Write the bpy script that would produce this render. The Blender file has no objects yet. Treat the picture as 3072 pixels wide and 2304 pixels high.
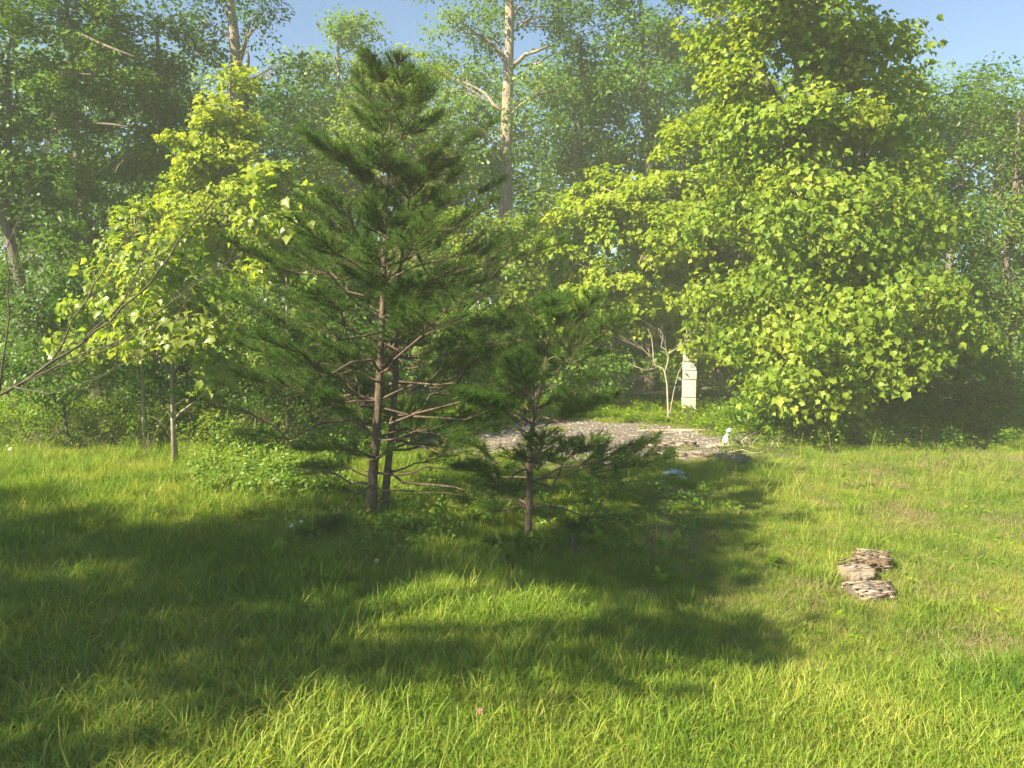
import bpy, math, random
import numpy as np
from mathutils import Vector, noise

R = math.radians
random.seed(7)
rng = np.random.default_rng(11)
scene = bpy.context.scene

# ------------------------------------------------------------------ camera
CAM_H, PITCH, F = 2.2, R(5.0), 2300.0
cam_d = bpy.data.cameras.new('camera')
cam = bpy.data.objects.new('camera', cam_d)
scene.collection.objects.link(cam)
cam.location = (0, 0, CAM_H)
cam.rotation_euler = (R(90) - PITCH, 0, 0)
cam_d.sensor_width = 36
cam_d.lens = 36 * F / 3072
cam_d.clip_start = 0.05
cam_d.clip_end = 400
scene.camera = cam

# ------------------------------------------------------------------ light
SUN_EL, SUN_AZ = R(38), R(34)            # the sun stands left of and a little behind the camera
S = Vector((-math.cos(SUN_AZ) * math.cos(SUN_EL), -math.sin(SUN_AZ) * math.cos(SUN_EL), math.sin(SUN_EL)))
world = bpy.data.worlds.new('World')
scene.world = world
world.use_nodes = True
wn = world.node_tree
bg = wn.nodes['Background']
sky = wn.nodes.new('ShaderNodeTexSky')
sky.sky_type = 'NISHITA'
sky.sun_disc = False
sky.sun_elevation = SUN_EL
sky.sun_rotation = math.atan2(S.x, S.y)
sky.air_density = 1.0
sky.dust_density = 0.3
sky.ozone_density = 5.0
wn.links.new(sky.outputs[0], bg.inputs[0])
bg.inputs[1].default_value = 0.05
sun_d = bpy.data.lights.new('sun', 'SUN')
sun_d.energy = 5.0
sun_d.angle = R(0.6)
sun_d.color = (1.0, 0.86, 0.60)
sun = bpy.data.objects.new('sun', sun_d)
scene.collection.objects.link(sun)
sun.rotation_euler = S.to_track_quat('Z', 'Y').to_euler()

vs = scene.view_settings
vs.view_transform = 'Standard'
vs.look = 'None'
vs.gamma = 1
vs.use_curve_mapping = False
vs.exposure = 1.95
cy = scene.cycles
cy.use_denoising = True
cy.max_bounces = 7
cy.diffuse_bounces = 4
cy.glossy_bounces = 2
cy.transmission_bounces = 5
cy.transparent_max_bounces = 4
cy.volume_bounces = 1
cy.sample_clamp_indirect = 4
cy.caustics_reflective = cy.caustics_refractive = False

GLARE_HAZE = 0.0030  # density of the added veil that stands in for window glare

# ------------------------------------------------------------------ helpers
CX, CY = 1536.0, 1152.0
cp, sp = math.cos(PITCH), math.sin(PITCH)


def gz(x, y):
    """height of the terrain"""
    h = 0.035 * noise.noise((x * .35, y * .35, 0)) + 0.015 * noise.noise((x * 1.3, y * 1.3, 5))
    return h


def direction(px, py):
    u, v = (px - CX) / F, -(py - CY) / F
    return Vector((u, cp + v * sp, -sp + v * cp))


def at(px, py, Y):
    d = direction(px, py)
    k = Y / d.y
    return Vector((d.x * k, Y, CAM_H + d.z * k))


def ground(px, py):
    d = direction(px, py)
    k = -CAM_H / d.z
    x, y = d.x * k, d.y * k
    return Vector((x, y, gz(x, y)))


def base(px, Y):
    """ground point below pixel column px at distance Y"""
    x = (px - CX) / F * Y * 1.0
    return Vector((x, Y, gz(x, Y)))


def link(o, parent=None):
    scene.collection.objects.link(o)
    if parent is not None:
        o.parent = parent
    return o


def thing(name, label, cat, loc=(0, 0, 0), group=None):
    o = bpy.data.objects.new(name, None)
    o.empty_display_size = .2
    link(o)
    o.location = loc
    o['label'] = label
    o['category'] = cat
    if group:
        o['group'] = group
    return o


def tag(o, label, cat, group=None, kind=None):
    o['label'] = label
    o['category'] = cat
    if group:
        o['group'] = group
    if kind:
        o['kind'] = kind
    return o


def mesh_np(name, verts, faces_flat, loop_counts, mat, attrs=None, smooth=False):
    me = bpy.data.meshes.new(name)
    verts = np.asarray(verts, dtype=np.float32)
    faces_flat = np.asarray(faces_flat, dtype=np.int32)
    loop_counts = np.asarray(loop_counts, dtype=np.int32)
    me.vertices.add(len(verts))
    me.vertices.foreach_set('co', verts.ravel())
    me.loops.add(len(faces_flat))
    me.loops.foreach_set('vertex_index', faces_flat)
    me.polygons.add(len(loop_counts))
    starts = np.concatenate(([0], np.cumsum(loop_counts)[:-1])).astype(np.int32)
    me.polygons.foreach_set('loop_start', starts)
    me.polygons.foreach_set('loop_total', loop_counts)
    if smooth:
        me.polygons.foreach_set('use_smooth', np.ones(len(loop_counts), dtype=bool))
    for k, v in (attrs or {}).items():
        a = me.attributes.new(k, 'FLOAT', 'POINT')
        a.data.foreach_set('value', np.asarray(v, dtype=np.float32))
    me.update(calc_edges=True)
    me.validate()
    me.materials.append(mat)
    return me


def obj(name, me, parent=None):
    return link(bpy.data.objects.new(name, me), parent)


def rel(parent_loc, pts):
    return np.asarray(pts, dtype=float) - np.asarray(parent_loc, dtype=float)


class Tubes:
    def __init__(self):
        self.v, self.f, self.c, self.t, self.n = [], [], [], [], 0

    def add(self, pts, radii, sides=5, tint=0.5, cap=True, wob=0.0):
        pts = [Vector(p) for p in pts]
        m = len(pts)
        if np.isscalar(radii):
            radii = [radii] * m
        up = Vector((0, 0, 1))
        ring0 = self.n
        prev = None
        for i, p in enumerate(pts):
            d = (pts[min(i + 1, m - 1)] - pts[max(i - 1, 0)])
            if d.length < 1e-9:
                d = Vector((0, 0, 1))
            d.normalize()
            if prev is None:
                a = d.cross(up) if abs(d.z) < .95 else d.cross(Vector((1, 0, 0)))
            else:
                a = prev - d * prev.dot(d)
            a.normalize()
            prev = a
            b = d.cross(a)
            for s in range(sides):
                th = 2 * math.pi * s / sides
                r = radii[i] * (1 + (wob * noise.noise((s * 7.3 + pts[0].x, i * .9, pts[0].y)) if wob else 0))
                q = p + (a * math.cos(th) + b * math.sin(th)) * r
                self.v.append((q.x, q.y, q.z))
                self.t.append(tint)
        self.n += m * sides
        for i in range(m - 1):
            for s in range(sides):
                s2 = (s + 1) % sides
                a0 = ring0 + i * sides
                self.f += [a0 + s, a0 + s2, a0 + sides + s2, a0 + sides + s]
                self.c.append(4)
        if cap:
            self.f += [ring0 + (m - 1) * sides + s for s in range(sides)]
            self.c.append(sides)
            self.f += [ring0 + s for s in reversed(range(sides))]
            self.c.append(sides)

    def mesh(self, name, mat, origin=(0, 0, 0)):
        return mesh_np(name, rel(origin, self.v), self.f, self.c, mat, {'tint': self.t}, smooth=True)


def bend(a, b, n=5, sag=0.0, wig=0.0, side=None):
    """a curved line from a to b; sag lifts (+) or drops (-) its middle"""
    a, b = Vector(a), Vector(b)
    L = (b - a).length
    out = []
    ph = random.uniform(0, 99)
    for i in range(n + 1):
        t = i / n
        p = a.lerp(b, t)
        p.z += sag * L * math.sin(math.pi * t)
        if wig:
            w = wig * L * math.sin(math.pi * min(1, t * 1.2 + .1)) * (1 if 0 < i else 0)
            p += Vector((noise.noise((ph, t * 3, 0)), noise.noise((ph, t * 3, 9)), noise.noise((ph, t * 3, 18)))) * w
        out.append(p)
    return out


# ------------------------------------------------------------------ materials
def new_mat(name):
    m = bpy.data.materials.new(name)
    m.use_nodes = True
    nt = m.node_tree
    for n in list(nt.nodes):
        nt.nodes.remove(n)
    out = nt.nodes.new('ShaderNodeOutputMaterial')
    return m, nt, out


def ramp(nt, fac, stops):
    r = nt.nodes.new('ShaderNodeValToRGB')
    el = r.color_ramp.elements
    el[0].position, el[0].color = stops[0][0], (*stops[0][1], 1)
    el[1].position, el[1].color = stops[-1][0], (*stops[-1][1], 1)
    for p, c in stops[1:-1]:
        e = el.new(p)
        e.color = (*c, 1)
    nt.links.new(fac, r.inputs[0])
    return r.outputs[0]


def noise_tex(nt, scale, detail=3, coord=None, rough=.55):
    n = nt.nodes.new('ShaderNodeTexNoise')
    n.inputs['Scale'].default_value = scale
    n.inputs['Detail'].default_value = detail
    n.inputs['Roughness'].default_value = rough
    if coord is not None:
        nt.links.new(coord, n.inputs['Vector'])
    return n.outputs['Fac']


def math_node(nt, op, a, b):
    n = nt.nodes.new('ShaderNodeMath')
    n.operation = op
    for i, x in enumerate((a, b)):
        if isinstance(x, (int, float)):
            n.inputs[i].default_value = x
        else:
            nt.links.new(x, n.inputs[i])
    return n.outputs[0]


def leaf_mat(name, c0, c1, c2, trans=.42, rough=.45, spec=.35, world_noise=0.0, tscale=1.25):
    """thin leaf: gloss + diffuse on top, yellow green light coming through"""
    m, nt, out = new_mat(name)
    at_ = nt.nodes.new('ShaderNodeAttribute')
    at_.attribute_name = 'tint'
    oi = nt.nodes.new('ShaderNodeObjectInfo')
    f = math_node(nt, 'MULTIPLY', at_.outputs['Fac'], .8)
    f = math_node(nt, 'ADD', f, math_node(nt, 'MULTIPLY', oi.outputs['Random'], .2))
    if world_noise:
        g = nt.nodes.new('ShaderNodeNewGeometry')
        nz = noise_tex(nt, .8, 4, g.outputs['Position'])
        nz = math_node(nt, 'MULTIPLY', math_node(nt, 'SUBTRACT', nz, .5), world_noise)
        f = math_node(nt, 'ADD', f, nz)
    col = ramp(nt, f, [(0, c0), (.5, c1), (1, c2)])
    p = nt.nodes.new('ShaderNodeBsdfPrincipled')
    p.inputs['Roughness'].default_value = rough
    p.inputs['Specular IOR Level'].default_value = spec
    nt.links.new(col, p.inputs['Base Color'])
    tr = nt.nodes.new('ShaderNodeBsdfTranslucent')
    mul = nt.nodes.new('ShaderNodeMix')
    mul.data_type = 'RGBA'
    mul.blend_type = 'MULTIPLY'
    mul.inputs['Factor'].default_value = 1
    nt.links.new(col, mul.inputs[6])
    mul.inputs[7].default_value = (1.35 * tscale, 1.3 * tscale, .55 * tscale, 1)
    nt.links.new(mul.outputs[2], tr.inputs['Color'])
    mx = nt.nodes.new('ShaderNodeMixShader')
    mx.inputs[0].default_value = trans
    nt.links.new(p.outputs[0], mx.inputs[1])
    nt.links.new(tr.outputs[0], mx.inputs[2])
    nt.links.new(mx.outputs[0], out.inputs[0])
    return m


def rough_mat(name, stops, scale=8, bump=.4, rough=.9, stretch=(1, 1, 1), bump_scale=None, dist=.02):
    m, nt, out = new_mat(name)
    tc = nt.nodes.new('ShaderNodeTexCoord')
    mp = nt.nodes.new('ShaderNodeMapping')
    mp.inputs['Scale'].default_value = stretch
    nt.links.new(tc.outputs['Object'], mp.inputs[0])
    n1 = noise_tex(nt, scale, 6, mp.outputs[0], .65)
    col = ramp(nt, n1, stops)
    p = nt.nodes.new('ShaderNodeBsdfPrincipled')
    p.inputs['Roughness'].default_value = rough
    p.inputs['Specular IOR Level'].default_value = .2
    nt.links.new(col, p.inputs['Base Color'])
    if bump:
        b = nt.nodes.new('ShaderNodeBump')
        b.inputs['Strength'].default_value = bump
        b.inputs['Distance'].default_value = dist
        nt.links.new(noise_tex(nt, bump_scale or scale * 2.5, 5, mp.outputs[0], .7), b.inputs['Height'])
        nt.links.new(b.outputs[0], p.inputs['Normal'])
    nt.links.new(p.outputs[0], out.inputs[0])
    return m


M_POPLAR = leaf_mat('yellow_green_leaf', (.13, .21, .014), (.23, .31, .022), (.36, .38, .05), trans=.45, spec=.25)
M_SYC = leaf_mat('broad_green_leaf', (.08, .16, .014), (.165, .25, .024), (.29, .34, .045), trans=.44, spec=.25)
M_SAP = leaf_mat('sapling_leaf', (.11, .20, .02), (.20, .28, .04), (.36, .38, .10), trans=.5, rough=.35, spec=.5)
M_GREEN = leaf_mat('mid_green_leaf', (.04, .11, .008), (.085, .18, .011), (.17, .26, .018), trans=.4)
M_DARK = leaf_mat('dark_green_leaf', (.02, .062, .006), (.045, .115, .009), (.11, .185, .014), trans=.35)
M_LOOSE = leaf_mat('loose_crown_leaf', (.07, .15, .02), (.12, .21, .03), (.20, .28, .045), trans=.42)
M_LOCUST = leaf_mat('locust_leaflet', (.05, .11, .012), (.09, .165, .018), (.15, .225, .025), trans=.4)
M_NEEDLE = leaf_mat('pine_needle', (.024, .06, .010), (.05, .11, .014), (.12, .20, .025), trans=.32, rough=.6, spec=.15)
M_UNDER = leaf_mat('undergrowth_leaf', (.06, .14, .012), (.12, .22, .016), (.24, .30, .035), trans=.42)
M_COVER = leaf_mat('ground_cover_leaf', (.11, .22, .010), (.20, .32, .014), (.32, .40, .03), trans=.45)
M_GRASS = leaf_mat('grass_blade', (.06, .16, .016), (.19, .28, .026), (.50, .45, .13), trans=.42, rough=.5, spec=.22, world_noise=.9)
M_STRAW = leaf_mat('dry_grass', (.16, .12, .06), (.26, .21, .11), (.38, .33, .19), trans=.25, rough=.6)
M_BARK = rough_mat('bark_grey', [(.3, (.07, .055, .045)), (.55, (.17, .145, .12)), (.75, (.30, .27, .23))], 6, .8, .95, (3, 3, .6), dist=.05)
M_PALEBARK = rough_mat('bark_pale', [(.25, (.12, .095, .075)), (.5, (.32, .26, .21)), (.75, (.50, .43, .36))], 5, .9, .95, (3, 3, .5), dist=.06)
M_PINEBARK = rough_mat('bark_pine', [(.3, (.06, .045, .034)), (.55, (.16, .115, .085)), (.8, (.29, .21, .16))], 22, .9, .95, (2, 2, .6), dist=.02)
M_SAPBARK = rough_mat('bark_sapling', [(.3, (.14, .12, .09)), (.7, (.36, .33, .27))], 20, .3, .8, (1, 1, .4))
M_TWIG = rough_mat('bark_twig', [(.3, (.10, .08, .06)), (.7, (.24, .20, .16))], 20, .2, .9)
M_TWIGDARK = rough_mat('bark_dark_twig', [(.3, (.05, .04, .03)), (.7, (.13, .11, .085))], 20, .2, .9)
M_DEADWOOD = rough_mat('dead_wood', [(.3, (.20, .16, .12)), (.7, (.46, .41, .34))], 12, .3, .9)


def soil_mat():
    m, nt, out = new_mat('soil')
    g = nt.nodes.new('ShaderNodeNewGeometry')
    a = noise_tex(nt, .7, 6, g.outputs['Position'], .6)
    b = noise_tex(nt, 30, 4, g.outputs['Position'], .7)
    c1 = ramp(nt, b, [(.3, (.035, .03, .018)), (.5, (.075, .065, .035)), (.72, (.16, .13, .075))])
    c2 = ramp(nt, b, [(.3, (.03, .05, .012)), (.6, (.06, .09, .02)), (.75, (.12, .12, .05))])
    mx = nt.nodes.new('ShaderNodeMix')
    mx.data_type = 'RGBA'
    nt.links.new(ramp(nt, a, [(.35, (0, 0, 0)), (.6, (1, 1, 1))]), mx.inputs['Factor'])
    nt.links.new(c1, mx.inputs[6])
    nt.links.new(c2, mx.inputs[7])
    p = nt.nodes.new('ShaderNodeBsdfPrincipled')
    p.inputs['Roughness'].default_value = .95
    nt.links.new(mx.outputs[2], p.inputs['Base Color'])
    bp = nt.nodes.new('ShaderNodeBump')
    bp.inputs['Strength'].default_value = .8
    bp.inputs['Distance'].default_value = .03
    nt.links.new(b, bp.inputs['Height'])
    nt.links.new(bp.outputs[0], p.inputs['Normal'])
    nt.links.new(p.outputs[0], out.inputs[0])
    return m


M_SOIL = soil_mat()

# ------------------------------------------------------------------ leaf geometry
# template: verts (x across, y along the leaf, z up), triangles
def lobed():
    o = [(0, 0), (.36, .06), (.36, .28), (.52, .52), (.27, .66), (0, .98)]
    pts = o + [(-x, y) for x, y in reversed(o[1:-1])]
    v = [(x, y, .45 * abs(x) - .34 * y * y) for x, y in pts] + [(0, .38, -.02)]
    n = len(pts)
    return np.array(v), np.array([(i, (i + 1) % n, n) for i in range(n)])


def oval():
    v = [(0, 0, 0), (.24, .3, .06), (.20, .7, .04), (0, 1, -.06), (-.20, .7, .04), (-.24, .3, .06)]
    return np.array(v), np.array([(0, 1, 5), (1, 2, 4), (1, 4, 5), (2, 3, 4)])


def rhomb():
    v = [(0, 0, 0), (.34, .48, .08), (0, 1, -.08), (-.34, .48, .08)]
    return np.array(v), np.array([(0, 1, 2), (0, 2, 3)])


def needle_t():
    v = [(-.024, 0, 0), (.024, 0, 0), (0, 1, 0)]
    return np.array(v), np.array([(0, 1, 2)])


T_LOBED, T_OVAL, T_RHOMB, T_NEEDLE = lobed(), oval(), rhomb(), needle_t()


def norm(a):
    return a / np.maximum(np.linalg.norm(a, axis=1, keepdims=True), 1e-9)


def frames(nrm, tdir):
    n = norm(nrm)
    t = norm(tdir - n * np.sum(tdir * n, axis=1, keepdims=True))
    b = np.cross(t, n)
    return b, t, n


def leaf_arrays(p, nrm, tdir, size, tmpl, tint):
    tv, tf = tmpl
    b, t, n = frames(nrm, tdir)
    s = size[:, None, None]
    v = p[:, None, :] + s * (b[:, None, :] * tv[None, :, 0:1] + t[:, None, :] * tv[None, :, 1:2] + n[:, None, :] * tv[None, :, 2:3])
    k = len(tv)
    f = tf[None, :, :] + (np.arange(len(p)) * k)[:, None, None]
    return v.reshape(-1, 3), f.reshape(-1, 3), np.repeat(tint, k)


def leaves_mesh(name, p, nrm, tdir, size, tmpl, tint, mat, origin=(0, 0, 0)):
    v, f, tt = leaf_arrays(p, nrm, tdir, size, tmpl, tint)
    return mesh_np(name, v - np.asarray(origin)[None, :], f.ravel(), np.full(len(f), 3), mat, {'tint': tt})


def clump_leaves(centres, radii, per, size, outc, flat=.6, upw=.8, outw=.55, rnd=.75, droop=.5, spread=.6):
    """leaves gathered in clumps round the centres. returns p, nrm, tdir, size, tint"""
    P, N, T, SZ, TI = [], [], [], [], []
    for c, r in zip(centres, radii):
        n = max(4, int(per * rng.uniform(.7, 1.3)))
        g = norm(rng.normal(size=(n, 3))) * (rng.random((n, 1)) ** .45)
        g[:, 2] *= flat
        p = c + g * r
        o = norm((c - outc)[None, :] + g * r * 1.3)
        N.append(norm(o * outw + rng.normal(size=(n, 3)) * rnd * .6 + np.array([[0, 0, upw]])))
        t = norm(o * .6 + rng.normal(size=(n, 3)) * .8)
        t[:, 2] -= droop
        T.append(t)
        P.append(p)
        SZ.append(size * rng.uniform(.45, 1.3, n))
        TI.append(np.clip(rng.normal(.5, spread * .3, n) + rng.normal(0, .2), 0, 1))
    return [np.concatenate(a) for a in (P, N, T, SZ, TI)]


LEAF_MESHES = {}


def broad_tree(name, label, Y, base_px, lobes, mat, leaf, dens=1.0, clump=.55, tmpl='rhomb', bark=None, r0=.14,
               group=None, cat='tree', singles=0, flat=.6, upw=.8, trunk_pts=None, trunk_top=None, depth=1.0, droop=.5,
               limbs=None, cover=1.0, yj=.5, world_lobes=None, spread=.6, twig_r=.012):
    """lobes: (px, py, rx, ry[, dY]) of the crown's masses in photo pixels at distance Y; each becomes an ellipsoid in space"""
    bark = bark or M_BARK
    if world_lobes:
        L = [(Vector(c), r) for c, r in world_lobes]
        b0 = Vector(base_px)
    else:
        L = []
        for lb in lobes:
            dy = lb[4] if len(lb) > 4 else rng.uniform(-yj, yj)
            y = Y + dy
            c = at(lb[0], lb[1], y)
            L.append((c, (lb[2] / F * y, lb[2] / F * y * depth, lb[3] / F * y)))
        b0 = base(base_px, Y)
    root = thing(name, label, cat, b0, group)
    org = np.array(b0)
    top = max(L, key=lambda q: q[0].z)[0]
    if trunk_pts:
        tp = [b0] + [at(px, py, Y) for px, py in trunk_pts]
        if trunk_top:
            tp.append(Vector(trunk_top))
    else:
        tp = bend(b0 - Vector((0, 0, .1)), (b0.x * .45 + top.x * .55, top.y, top.z), 9, 0, .05)
    n = len(tp)
    zmin, zmax = tp[0].z, tp[-1].z
    rr = [r0 * (1 - .78 * (i / (n - 1)) ** .9) for i in range(n)]
    rr[0] *= 1.5
    tb = Tubes()
    tb.add(tp, rr, 9, .5, wob=.18)

    def trunk_at(z):
        for i in range(n - 1):
            if tp[i].z <= z <= tp[i + 1].z:
                t = (z - tp[i].z) / max(1e-6, tp[i + 1].z - tp[i].z)
                return tp[i].lerp(tp[i + 1], t), rr[i] * (1 - t) + rr[i + 1] * t
        return (tp[-1], rr[-1]) if z > zmax else (tp[0], rr[0])

    centres, radii, outs, wts = [], [], [], []
    for c, r in L:
        hd = math.hypot(c.x - trunk_at(c.z)[0].x, c.y - trunk_at(c.z)[0].y)
        s, rs = trunk_at(max(zmin + .3, min(zmax, c.z - .55 * hd - .2)))
        lr = min(rs * .6, .02 + .018 * (c - s).length)
        tb.add(bend(s, c, 5, .06, .12), [lr * (1 - .7 * k / 5) for k in range(6)], 6, .5)
        vol = (r[0] * r[1] * r[2]) ** (1 / 3)
        nc = max(4, int(cover * 4.6 * (vol / clump) ** 2))
        for _ in range(nc):
            d = norm(rng.normal(size=(1, 3)))[0]
            rad = rng.random() ** .4
            q = np.array(c) + d * rad * np.array(r)
            if q[2] < b0.z + .12:
                q[2] = b0.z + .12 + rng.random() * .2
            centres.append(q)
            radii.append(clump * rng.uniform(.6, 1.25))
            outs.append(np.array(c))
            k = rng.uniform(.3, .9)
            st = s.lerp(c, k)
            if (Vector(q) - st).length > .25:
                tb.add(bend(st, q, 3, .05, .15), [twig_r * 1.3, twig_r, twig_r * .7, twig_r * .35], 4, .5, cap=False)
    for lm in (limbs or []):
        pts, ra, *rest = lm
        q = [at(px, py, Y + (rest[0] if rest else 0) * k / max(1, len(pts) - 1)) for k, (px, py) in enumerate(pts)]
        sm = []
        for i in range(len(q) - 1):
            sm += [q[i].lerp(q[i + 1], t) for t in (0, .5)]
        sm.append(q[-1])
        sm = [p + Vector((noise.noise(p * 3) * .05, 0, noise.noise(p * 3 + Vector((9, 9, 9))) * .05)) for p in sm]
        tb.add(sm, [ra * (1 - .65 * k / len(sm)) for k in range(len(sm))], 6, .8)
    obj('trunk', tb.mesh('trunk', bark, org), root)
    per = dens * 78 * (clump / (leaf * 3.0)) ** 1.75
    cen = np.array(centres)
    outc = np.array(outs).mean(axis=0)
    P, N, T, SZ, TI = [], [], [], [], []
    for c, r, o in zip(centres, radii, outs):
        a = clump_leaves([c], [r], per, leaf, o * .6 + outc * .4, flat, upw, droop=droop, spread=spread)
        for lst, x in zip((P, N, T, SZ, TI), a):
            lst.append(x)
    P, N, T, SZ, TI = [np.concatenate(a) for a in (P, N, T, SZ, TI)]
    P[:, 2] = np.maximum(P[:, 2], b0.z + .03)
    tm = {'rhomb': T_RHOMB, 'oval': T_OVAL, 'lobed': T_LOBED}[tmpl]
    if singles and len(P) > singles:
        # the leaves on the near side that show largest are parts of their own
        nearest = P[:, 1] - SZ * 6 + rng.random(len(P)) * .9
        vis = (np.abs(P[:, 0] / P[:, 1]) < .66) & (P[:, 2] < CAM_H + P[:, 1] * .39)
        nearest[~vis] += 50
        order = np.argsort(nearest)
        own, rest = order[:singles], order[singles:]
        key = (tmpl, mat.name)
        if key not in LEAF_MESHES:
            v, f = tm
            LEAF_MESHES[key] = mesh_np('leaf', v, f.ravel(), np.full(len(f), 3), mat, {'tint': np.full(len(v), .62)})
        me = LEAF_MESHES[key]
        b, t, nn = frames(N[own], T[own])
        from mathutils import Matrix
        for i, k in enumerate(own):
            o = obj('leaf', me, root)
            s = SZ[k]
            Mx = Matrix(((b[i][0] * s, t[i][0] * s, nn[i][0] * s, P[k][0] - org[0]),
                         (b[i][1] * s, t[i][1] * s, nn[i][1] * s, P[k][1] - org[1]),
                         (b[i][2] * s, t[i][2] * s, nn[i][2] * s, P[k][2] - org[2]), (0, 0, 0, 1)))
            o.matrix_local = Mx
    else:
        rest = np.arange(len(P))
    cr = obj('crown', leaves_mesh('crown', P[rest], N[rest], T[rest], SZ[rest], tm, TI[rest], mat, org), root)
    cr['kind'] = 'stuff'
    COUNT[name + ' ' + label[:30]] = len(P)
    return root


COUNT = {}

# ------------------------------------------------------------------ the ground
def build_ground():
    xs = np.unique(np.concatenate([np.linspace(-70, -14, 29), np.linspace(-14, 14, 141), np.linspace(14, 70, 29)]))
    ys = np.unique(np.concatenate([np.linspace(-20, 2, 12), np.linspace(2, 22, 101), np.linspace(22, 75, 27)]))
    v = [(x, y, gz(x, y)) for y in ys for x in xs]
    nx, ny = len(xs), len(ys)
    f = []
    for j in range(ny - 1):
        for i in range(nx - 1):
            a = j * nx + i
            f += [a, a + 1, a + nx + 1, a + nx]
    o = obj('ground', mesh_np('ground', v, f, np.full((nx - 1) * (ny - 1), 4), M_SOIL, smooth=True))
    o['kind'] = 'structure'


build_ground()

# bare patch of gravel, ash and bark chips in the clearing
def in_patch(x, y):
    """signed: >0 inside the bare patch"""
    cx_, cy_ = .8, 13.3
    e = 1 - ((x - cx_) / 3.3) ** 2 - ((y - cy_) / 2.6) ** 2
    return e + .55 * noise.noise((x * .9, y * .9, 3))


def build_patch():
    n, m = 70, 56
    v, f = [], []
    idx = {}
    for j in range(m):
        for i in range(n):
            x, y = -3.0 + i * .13, 10.4 + j * .12
            if in_patch(x, y) > -.05:
                idx[(i, j)] = len(v)
                v.append((x, y, gz(x, y) + .012 + .02 * max(0, noise.noise((x * 4, y * 4, 0)))))
    for (i, j), a in idx.items():
        if (i + 1, j) in idx and (i, j + 1) in idx and (i + 1, j + 1) in idx:
            f += [a, idx[(i + 1, j)], idx[(i + 1, j + 1)], idx[(i, j + 1)]]
    mt = rough_mat('gravel_soil', [(.3, (.07, .058, .048)), (.5, (.16, .14, .125)), (.7, (.30, .27, .25))], 22, .9, .95, dist=.03)
    o = obj('gravel_ground', mesh_np('gravel_ground', v, f, np.full(len(f) // 4, 4), mt))
    o['kind'] = 'structure'
    # stones and chips lying on it
    P, N, T, SZ, TI = [], [], [], [], []
    tv = np.array([(-.5, -.4, 0), (.5, -.35, 0), (.45, .4, 0), (-.4, .45, 0), (-.2, -.1, .4), (.25, .15, .38)])
    tf = np.array([(0, 1, 4), (1, 5, 4), (1, 2, 5), (2, 3, 5), (3, 4, 5), (3, 0, 4)])
    while len(P) < 9000:
        x, y = rng.uniform(-2.4, 5.4), rng.uniform(10.4, 16.6)
        if in_patch(x, y) > .08 * rng.normal():
            P.append((x, y, gz(x, y) + .01))
    n = len(P)
    P = np.array(P)
    N = norm(rng.normal(size=(n, 3)) * .3 + np.array([[0, 0, 1]]))
    T = rng.normal(size=(n, 3))
    mt2 = M_STONE
    o = obj('gravel', leaves_mesh('gravel', P, N, T, .010 + .04 * rng.random(n) ** 3, (tv, tf), rng.random(n), mt2))
    tag(o, 'grey gravel and bark chips strewn over the bare clearing', 'gravel', kind='stuff')


def tint_mat(name, stops, rough=.9):
    m, nt, out = new_mat(name)
    a = nt.nodes.new('ShaderNodeAttribute')
    a.attribute_name = 'tint'
    p = nt.nodes.new('ShaderNodeBsdfPrincipled')
    p.inputs['Roughness'].default_value = rough
    p.inputs['Specular IOR Level'].default_value = .25
    tc = nt.nodes.new('ShaderNodeTexCoord')
    f = math_node(nt, 'ADD', a.outputs['Fac'], math_node(nt, 'MULTIPLY', math_node(nt, 'SUBTRACT', noise_tex(nt, 25, 4, tc.outputs['Object']), .5), .5))
    nt.links.new(ramp(nt, f, stops), p.inputs['Base Color'])
    nt.links.new(p.outputs[0], out.inputs[0])
    return m


M_STONE = tint_mat('stone_chip', [(0, (.09, .075, .065)), (.5, (.21, .19, .175)), (1, (.42, .39, .37))])
build_patch()

# ------------------------------------------------------------------ grass
def blade_set(n, rad, h0, h1, w0, w1, lean, tint0, tint1, broad=False):
    V, Fc, TT = [], [], []
    for i in range(n):
        a, r = rng.uniform(0, 2 * math.pi), rad * math.sqrt(rng.random())
        x, y = r * math.cos(a), r * math.sin(a)
        h = rng.uniform(h0, h1)
        w = rng.uniform(w0, w1)
        ld = rng.uniform(0, 2 * math.pi)
        le = h * lean * rng.random() ** .7
        fx, fy = math.cos(ld), math.sin(ld)
        sx, sy = -fy * w / 2, fx * w / 2
        tw = rng.uniform(-.8, .8)
        sx2, sy2 = sx * math.cos(tw) - sy * math.sin(tw), sx * math.sin(tw) + sy * math.cos(tw)
        k = len(V)
        V += [(x - sx, y - sy, -.01), (x + sx, y + sy, -.01)]
        c = [(.45, .22, .0), (.8, .65, -.08)]
        for (zz, ll, d) in c:
            ww = 1 if zz < .5 else .75
            V += [(x + fx * le * ll - sx2 * ww, y + fy * le * ll - sy2 * ww, h * (zz - d * lean * .0) * (1 - .15 * lean * ll)),
                  (x + fx * le * ll + sx2 * ww, y + fy * le * ll + sy2 * ww, h * zz * (1 - .15 * lean * ll))]
        V.append((x + fx * le * 1.15, y + fy * le * 1.15, h * (1 - .35 * lean * rng.random())))
        Fc += [(k, k + 1, k + 3), (k, k + 3, k + 2), (k + 2, k + 3, k + 5), (k + 2, k + 5, k + 4), (k + 4, k + 5, k + 6)]
        TT += [rng.uniform(tint0, tint1)] * 7
    return np.array(V), np.array(Fc), np.array(TT)


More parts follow.
